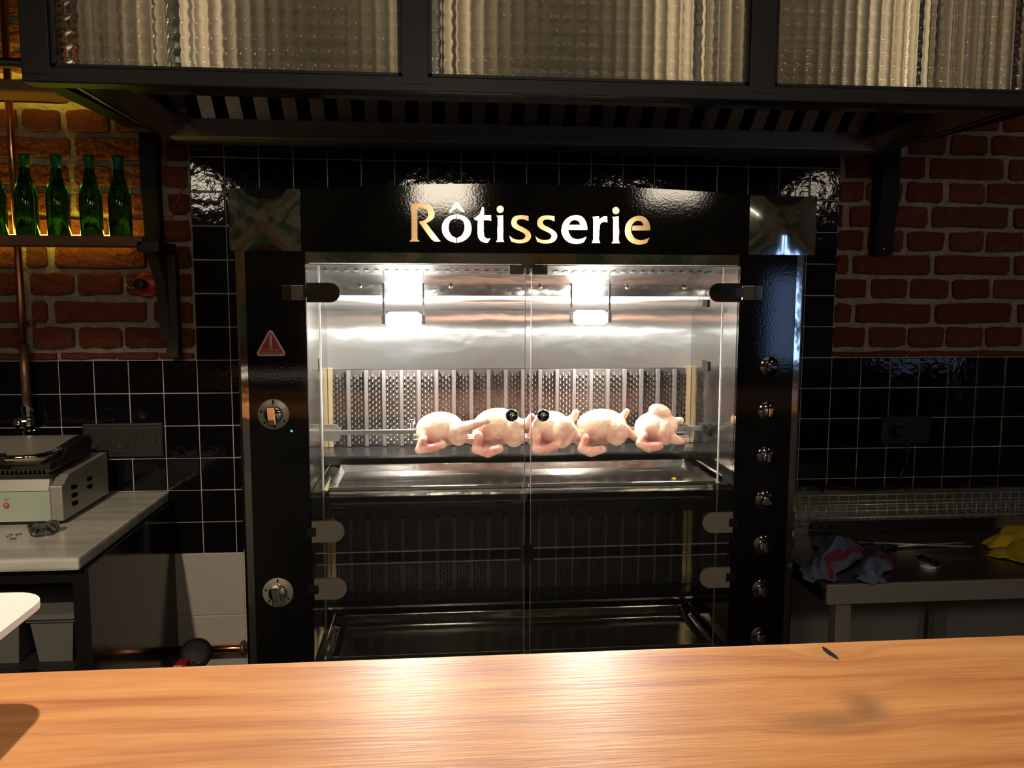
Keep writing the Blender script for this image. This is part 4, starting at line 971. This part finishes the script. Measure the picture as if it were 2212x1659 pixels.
def chamber(dz, upper):
    zb = 1.076+dz
    for k in range(NP):
        x = XL+0.003+k*PITCH
        piece('burner_plate', PM, oven, (x, -0.250, zb))
        piece('burner_rib', RM, oven, (x+0.0045, -0.250, zb+0.001))
    for x in (XL+0.001, XR-0.013):
        MB().prism([(x, -0.262), (x+0.012, -0.262), (x+0.012, -0.25), (x, -0.25)], 'Z', zb, zb+0.22).build('corner_guide', 'brass_strip', oven)
    # burner trough
    MB().prism([(-0.245, zb), (-0.31, zb-0.006), (-0.335, zb-0.012), (-0.335, zb-0.018), (-0.32, zb-0.02), (-0.315, zb-0.04), (-0.245, zb-0.045)], 'X', XL, XR).build('burner_trough', 'dark_steel', oven)
    # drip tray
    x0, x1, y0, y1, zr = XL+0.040, XR-0.040, -0.600, -0.340, 1.040+dz
    t = MB(); e = 0.012
    vs = [(x0, y0, zr), (x1, y0, zr), (x1, y1, zr), (x0, y1, zr), (x0+e, y0+e, zr-0.016), (x1-e, y0+e, zr-0.016), (x1-e, y1-e, zr-0.016), (x0+e, y1-e, zr-0.016)]
    t.add(vs, [(0, 1, 5, 4), (1, 2, 6, 5), (2, 3, 7, 6), (3, 0, 4, 7), (4, 5, 6, 7)])
    tr = t.build('drip_tray', 'tray_steel', oven)
    MB().box(x0, x1, y0-0.004, y0, zr-0.008, zr+0.001, 0.001).build('front_rim', 'mirror_steel', tr)
    MB().box(x0, x1, y1, y1+0.003, zr-0.01, zr+0.002).build('back_rim', 'mirror_steel', tr)
    for xa, xb in ((XL+0.002, x0-0.002), (x1+0.002, XR-0.002)):
        MB().prism([(xa, zr-0.012), (xb, zr-0.012), (xb, zr-0.008), ((xa+xb)/2, zr-0.006), ((xa+xb)/2, zr+0.014), ((xa+xb)/2-0.002, zr+0.014), ((xa+xb)/2-0.003, zr-0.006), (xa, zr-0.008)], 'Y', -0.60, -0.27).build('tray_runner', 'mirror_steel', oven)
    # curved apron and roof of the chamber below
    ap = [(-0.590, zr-0.013), (-0.588, zr-0.035), (-0.575, zr-0.058), (-0.560, zr-0.071)]
    MB().sheet(ap, x0, x1, 1).build('apron', 'inner_steel', oven, fix=False)
    if upper:
        MB().sheet([(-0.6245, zr-0.018), (-0.59, zr-0.02), (-0.50, zr-0.03), (-0.40, zr-0.06), (-0.32, zr-0.10), (-0.262, zr-0.165), (-0.252, zr-0.172)], XL, XR, 1).build('lower_reflector', 'inner_steel', oven, fix=False)  # front edge drawn forward as a baffle, stops lamp light leaking down
chamber(0.0, True); chamber(-0.422, False)
for px, py, s in ((1400, 1001, 0.011), (1456, 1034, 0.006)):
    p = onZ(px, py, 1.0245); MB().lathe([(s, 0), (s*0.9, s*0.3), (s*0.5, s*0.55), (0, s*0.6)], (p.x, p.y, 1.0241), 'Z', 18).build('oil_drop', 'oil_drop', oven)

# --- doors
def pane(x0, x1, z0, z1, y=F-0.006):
    e = 0.0015; th = 0.006
    o_ = rrect(x0, x1, z0, z1, 0.008, 4); n = len(o_)
    i_ = rrect(x0+e, x1-e, z0+e, z1-e, 0.007, 4)
    vs = [(u, y+th, v) for u, v in o_]+[(u, y+e, v) for u, v in o_]+[(u, y, v) for u, v in i_]
    fs = [list(range(n)), list(range(2*n, 3*n))]
    for i in range(n):
        k = (i+1) % n; fs += [(i, k, n+k, n+i), (n+i, n+k, 2*n+k, 2*n+i)]
    return MB().add(vs, fs)
MIDL, MIDR = 0.929, 0.944
def door(x0, x1, z0, z1, hinge_left, hinges, knob, lab):
    dd = pane(x0, x1, z0, z1).build('glass_door', 'door_glass', oven); dd['label'] = lab
    ed = MB(); ed.box(x0+0.008, x1-0.008, F-0.0067, F-0.0003, z0-0.0012, z0+0.0002); ed.box(x0+0.008, x1-0.008, F-0.0067, F-0.0003, z1-0.0002, z1+0.0012)
    xi = x1 if hinge_left else x0
    ed.box(xi-0.0007, xi+0.0007, F-0.0067, F-0.0003, z0+0.008, z1-0.008)
    ed.build('ground_edge', 'wire_steel', dd)
    for zc_, kind in hinges:
        hh = 0.0225 if kind == 'dark' else 0.0255
        if hinge_left: xa, xb = x0+0.002, x0+0.078
        else: xa, xb = x1-0.078, x1-0.002
        pts = stadium((xa+xb)/2, zc_, (xb-xa)/2, hh, left=not hinge_left, right=hinge_left)
        hp_ = MB().prism(pts, 'Y', F-0.0135, F-0.0065).build('hinge_plate', 'hinge_dark' if kind == 'dark' else 'hinge_light', dd)
        xe = x0 if hinge_left else x1
        if kind == 'dark':
            s = -1 if hinge_left else 1
            MB().box(xe+s*0.004, xe+s*0.052, F-0.016, F-0.0005, zc_-0.0175, zc_+0.0165, 0.001).build('hinge_block', 'chrome', dd)
            MB().box(xe+s*0.031, xe+s*0.053, F-0.017, F-0.002, zc_-0.0175, zc_+0.0165, 0.001).build('hinge_end', 'hinge_dark', dd)
        MB().box(xe-0.012, xe+0.012, F-0.0145, F-0.006, zc_-0.011, zc_+0.011, 0.001).build('hinge_pin', 'dark_steel', dd)
    if knob:
        kx, kz = knob
        MB().lathe([(0.006, 0), (0.006, 0.014), (0.010, 0.016), (0.0135, 0.021), (0.0155, 0.029), (0.0135, 0.037), (0.008, 0.042), (0, 0.0435)], (kx, F-0.006, kz), (0, -1, 0), 24).build('knob', 'chrome', dd)
k1 = onY(1106, 897, F-0.035); k2 = onY(1173, 897, F-0.035)
door(XL+0.001, MIDL, 0.887, 1.570, True, ((1.503, 'dark'), (0.941, 'light')), (k1.x, k1.z), 'upper left clear glass door with chrome knob')
door(MIDR, XR-0.001, 0.887, 1.570, False, ((1.506, 'dark'), (0.941, 'light')), (k2.x, k2.z), 'upper right clear glass door with chrome knob')
door(XL+0.004, MIDL, 0.45, 0.858, True, ((0.801, 'light'),), None, 'lower left clear glass door')
door(MIDR, XR-0.004, 0.45, 0.858, False, ((0.801, 'light'),), None, 'lower right clear glass door')

# --- knobs
def knob_unit(x, z, R_, big, ang):
    b = MB().lathe([(R_, 0), (R_, 0.0015), (R_*0.97, 0.0022), (0, 0.0022)], (x, F, z), (0, -1, 0), 36).build('knob_bezel', 'hinge_dark' if not big else 'hinge_light', oven)
    r2 = R_*(0.62 if big else 0.5)
    MB().lathe([(r2, 0.002), (r2, 0.008), (r2*0.85, 0.012), (0, 0.012)], (x, F, z), (0, -1, 0), 24).build('knob_body', 'chrome', b)
    w2, h2 = r2*0.42, r2*0.95
    hb = MB().box(-w2, w2, -0.034 if big else -0.024, -0.004, -h2, h2, 0.002)
    ca, sa = math.cos(ang), math.sin(ang)
    hb.v = [(x+u*ca-w*sa, F+v, z+u*sa+w*ca) for u, v, w in hb.v]
    hb.build('knob_grip', 'chrome', b)
    MB().box(x-0.002, x+0.002, F-0.0028, F-0.0020, z+R_*0.68, z+R_*0.92).build('index_mark', 'dark_recess', b)
    if big:
        for a in (2.9, 3.9, 4.75, 5.7):
            MB().lathe([(0.0026, 0.002), (0.0026, 0.0027), (0, 0.0027)], (x+R_*0.8*math.cos(a), F, z+R_*0.8*math.sin(a)), (0, -1, 0), 10).build('index_dot', 'dark_recess', b)
knob_unit(0.341, 1.221, 0.036, True, 0.05); knob_unit(0.340, 0.792, 0.036, True, 0.12)
for z, a in zip((1.327, 1.216, 1.104, 0.993, 0.878, 0.764, 0.640), (1.45, 0.0, 0.05, 1.2, 0.15, 0.2, 0.1)): knob_unit(1.531, z, 0.0245, False, a)
MB().lathe([(0.003, 0), (0.0025, 0.002), (0, 0.0025)], (0.381, F, 1.181), (0, -1, 0), 12).build('pilot_light', 'green_led', oven)
# --- warning sticker
def tri(cx, cz, hw, ht, r, n=6):
    A = [(cx-hw, cz), (cx+hw, cz), (cx, cz+ht)]; out = []
    for i in range(3):
        p = Vector(A[i]); a = (Vector(A[i-1])-p).normalized(); b = (Vector(A[(i+1) % 3])-p).normalized()
        half = a.angle(b)/2; dist = r/math.sin(half); c = p+(a+b).normalized()*dist
        t0 = p+a*(r/math.tan(half)); t1 = p+b*(r/math.tan(half))
        a0 = math.atan2(t0.y-c.y, t0.x-c.x); a1 = math.atan2(t1.y-c.y, t1.x-c.x)
        while a1 < a0: a1 += 2*PI
        out += [(c.x+r*math.cos(a0+(a1-a0)*k/n), c.y+r*math.sin(a0+(a1-a0)*k/n)) for k in range(n+1)]
    return out
t0 = onY(586, 769, F)
st = MB().prism(tri(t0.x, t0.z, 0.0365, 0.066, 0.006), 'Y', F-0.0010, F-0.0004).build('warning_sticker', 'sign_cream', oven)
MB().prism(tri(t0.x, t0.z+0.0038, 0.0295, 0.0535, 0.003), 'Y', F-0.0014, F-0.0008).build('red_field', 'sign_red', st)
MB().box(t0.x-0.0022, t0.x+0.0022, F-0.0018, F-0.0012, t0.z+0.023, t0.z+0.050).build('exclamation_bar', 'sign_cream', st)
MB().box(t0.x-0.0018, t0.x+0.0025, F-0.0018, F-0.0012, t0.z+0.0175, t0.z+0.0215).build('exclamation_dot', 'sign_cream', st)
text_mesh('caution_lettering', 'CAUTION  HOT', 0.0060, (t0.x, F-0.0019, t0.z+0.0128), 'sign_cream', st)
text_mesh('caution_lettering', 'ATTENTION CHAUD', 0.0060, (t0.x, F-0.0019, t0.z+0.0068), 'sign_cream', st)

# ------------------------------------------------------------------ spit
SY, SZp = -0.42, 1.143
spit = thing('rotisserie_spit', (0.94, SY, SZp-0.01), 'square steel spit holding the five chickens in the oven', 'spit')
MB().box(XL+0.003, XR-0.004, SY-0.006, SY+0.006, SZp-0.006, SZp+0.006, 0.001).build('bar', 'brushed_steel', spit)
for y in (-0.03, 0.03):
    MB().cyl((0.655, SY+y, SZp-0.016), (1.395, SY+y, SZp-0.016), 0.0022, seg=8).build('prong', 'wire_steel', spit)
for x in (0.655, 1.392):
    MB().box(x-0.004, x+0.004, SY-0.034, SY+0.034, SZp-0.020, SZp+0.010, 0.001).build('fork_plate', 'brushed_steel', spit)
MB().lathe([(0.005, 0), (0.005, 0.016), (0.009, 0.018), (0.009, 0.026), (0, 0.027)], (0.655, SY, SZp+0.006), 'Z', 12).build('thumb_screw', 'chrome', spit)
MB().prism([(XL+0.006, SZp+0.02), (XL+0.036, SZp+0.02), (XL+0.05, SZp+0.008), (XL+0.045, SZp-0.024), (XL+0.006, SZp-0.024)], 'Y', SY+0.008, SY+0.016).build('left_holder', 'brushed_steel', spit)
MB().prism([(XR-0.022, SZp+0.014), (XR-0.008, SZp+0.010), (XR-0.004, SZp-0.022), (XR-0.018, SZp-0.010)], 'Y', SY-0.02, SY+0.02).build('end_stop', 'black_plastic', spit)

# ------------------------------------------------------------------ chickens
S = 0.001235
def chicken(px0, parts, lab, seed):
    """parts in photo-sized units relative to the spit: ('e', x,y,z, rx,ry,rz, tilt) ellipsoids, ('c', [(x,y,z,r)...]) limbs."""
    org = onY(px0, 929, SY); org = Vector((org.x, SY, SZp))
    bm = bmesh.new()
    def ball(c, r, tilt=0.0):
        g_ = bmesh.ops.create_icosphere(bm, subdivisions=3, radius=1)
        ca, sa = math.cos(tilt), math.sin(tilt)
        for v in g_['verts']:
            x, y, z = v.co.x*r[0], v.co.y*r[1], v.co.z*r[2]
            v.co = Vector((c[0]+x*ca-z*sa, c[1]+y, c[2]+x*sa+z*ca))*S
    for p in parts:
        if p[0] == 'e': ball(p[1:4], p[4:7], p[7] if len(p) > 7 else 0)
        else:
            L_ = p[1]
            for i in range(len(L_)-1):
                a, b = Vector(L_[i]), Vector(L_[i+1])
                n = max(2, int((a.xyz-b.xyz).length/3.0))
                for k in range(n+1):
                    q = a.lerp(b, k/n); ball((q[0], q[1], q[2]), (q[3],)*3)
    me = bpy.data.meshes.new('chicken'); bm.to_mesh(me); bm.free()
    o = bpy.data.objects.new('tmp', me); COL.objects.link(o)
    m1 = o.modifiers.new('r', 'REMESH'); m1.mode = 'VOXEL'; m1.voxel_size = 0.0022; m1.use_smooth_shade = True
    m2 = o.modifiers.new('s', 'SMOOTH'); m2.iterations = 3; m2.factor = 0.5
    dg = bpy.context.evaluated_depsgraph_get(); dg.update()
    m3 = bpy.data.meshes.new_from_object(o.evaluated_get(dg)); bpy.data.objects.remove(o); bpy.data.meshes.remove(me)
    rnd = random.Random(seed)
    for p in m3.polygons: p.use_smooth = True
    m3.name = 'whole_chicken'; m3.materials.clear(); m3.materials.append(MATS['chicken_skin'])
    c = bpy.data.objects.new('whole_chicken', m3); COL.objects.link(c); c.location = org
    return tag(c, lab, 'chicken', 'raw chickens on the spit')
def V4(*p): return [Vector(q) for q in p]
def bird(body, breast, thigh, leg, leg_far, wing, hump=None, neck=True):
    body = body[:2]+(body[2]-6,)+body[3:5]+(body[5]+5,)+body[6:]; breast = breast[:2]+(breast[2]-4,)+breast[3:]
    P = [('e',)+body, ('e',)+breast, ('e', body[0]+4, 0, body[2]-10, body[3]*0.72, body[4]*0.85, 27), ('e',)+thigh, ('e', thigh[0]-4, -thigh[1]+6, thigh[2]-2, thigh[3], thigh[4], thigh[5])]
    P.append(('c', V4(*leg))); P.append(('c', V4(*leg_far)))
    P.append(('c', V4(*wing))); P.append(('c', V4(*[(x+3, -y, z+6, r) for x, y, z, r in wing])))
    if hump: P.append(('e',)+hump)
    return P
# 1: drumstick reaching right over its neighbour
chicken(897, bird((52, 0, 10, 52, 34, 33, 0.05), (24, -2, -4, 24, 30, 27), (88, -26, -3, 22, 13, 25, 0.5),
    [(92, -27, 8, 15), (118, -36, 18, 11), (140, -44, 26, 7), (150, -46, 29, 8)],
    [(92, 22, -14, 14), (118, 20, -22, 9), (128, 18, -24, 6)],
    [(18, -30, -14, 11), (8, -34, -33, 8.5), (34, -37, -29, 9), (58, -36, -22, 8.5)]), 'raw chicken at the left end of the spit, drumstick pointing right', 1)
# 2
chicken(1017, bird((56, 0, 14, 54, 36, 36, 0.10), (22, -2, -6, 20, 28, 24), (88, -27, -2, 24, 14, 30, 0.2),
    [(92, -26, 18, 16), (110, -22, 16, 11), (122, -20, 24, 8), (128, -18, 32, 8)],
    [(95, 20, -12, 14), (116, 20, -20, 8), (124, 18, -22, 6)],
    [(16, -28, -10, 11), (9, -34, -34, 9.5), (34, -38, -40, 11), (58, -38, -32, 9.5)]), 'raw chicken second from left, partly behind the left door knob', 2)
# 3
chicken(1143, bird((46, 0, 10, 46, 34, 33, -0.02), (16, -2, -4, 18, 28, 26), (68, -27, -2, 26, 15, 34, -0.1),
    [(72, -26, 14, 20), (88, -24, 4, 12), (98, -22, -8, 8), (112, -20, -20, 7)],
    [(80, 20, 10, 14), (98, 18, 22, 9), (104, 18, 34, 8)],
    [(14, -28, -14, 10), (8, -34, -36, 9), (30, -38, -36, 10), (56, -36, -26, 8.5)]), 'raw chicken in the middle, partly behind the right door knob', 3)
# 4
chicken(1240, bird((60, 0, 12, 56, 36, 34, 0.0), (26, -2, -6, 24, 30, 26), (88, -27, -2, 24, 14, 30, 0.0),
    [(92, -26, 8, 16), (106, -24, 2, 12), (116, -22, -4, 8), (136, -18, -22, 7)],
    [(92, 18, 14, 14), (112, 18, 26, 8), (118, 16, 36, 7)],
    [(22, -28, -14, 10), (10, -34, -36, 9), (30, -38, -42, 11), (54, -38, -37, 9)]), 'raw chicken second from the right end of the spit', 4)
# 5
chicken(1368, bird((50, 0, 10, 48, 34, 30, 0.08), (20, -2, -4, 20, 28, 26), (64, -27, -4, 20, 13, 28, 0.0),
    [(70, -26, -12, 14), (86, -24, -20, 11), (100, -22, -24, 8), (106, -20, -22, 8)],
    [(78, 10, 14, 14), (96, 6, 14, 9), (104, 4, 16, 9)],
    [(16, -28, -12, 10), (6, -34, -26, 9), (26, -38, -34, 11), (48, -37, -31, 9)], hump=(58, -2, 36, 26, 24, 18, -0.35)), 'raw chicken at the right end of the spit with humped back', 5)
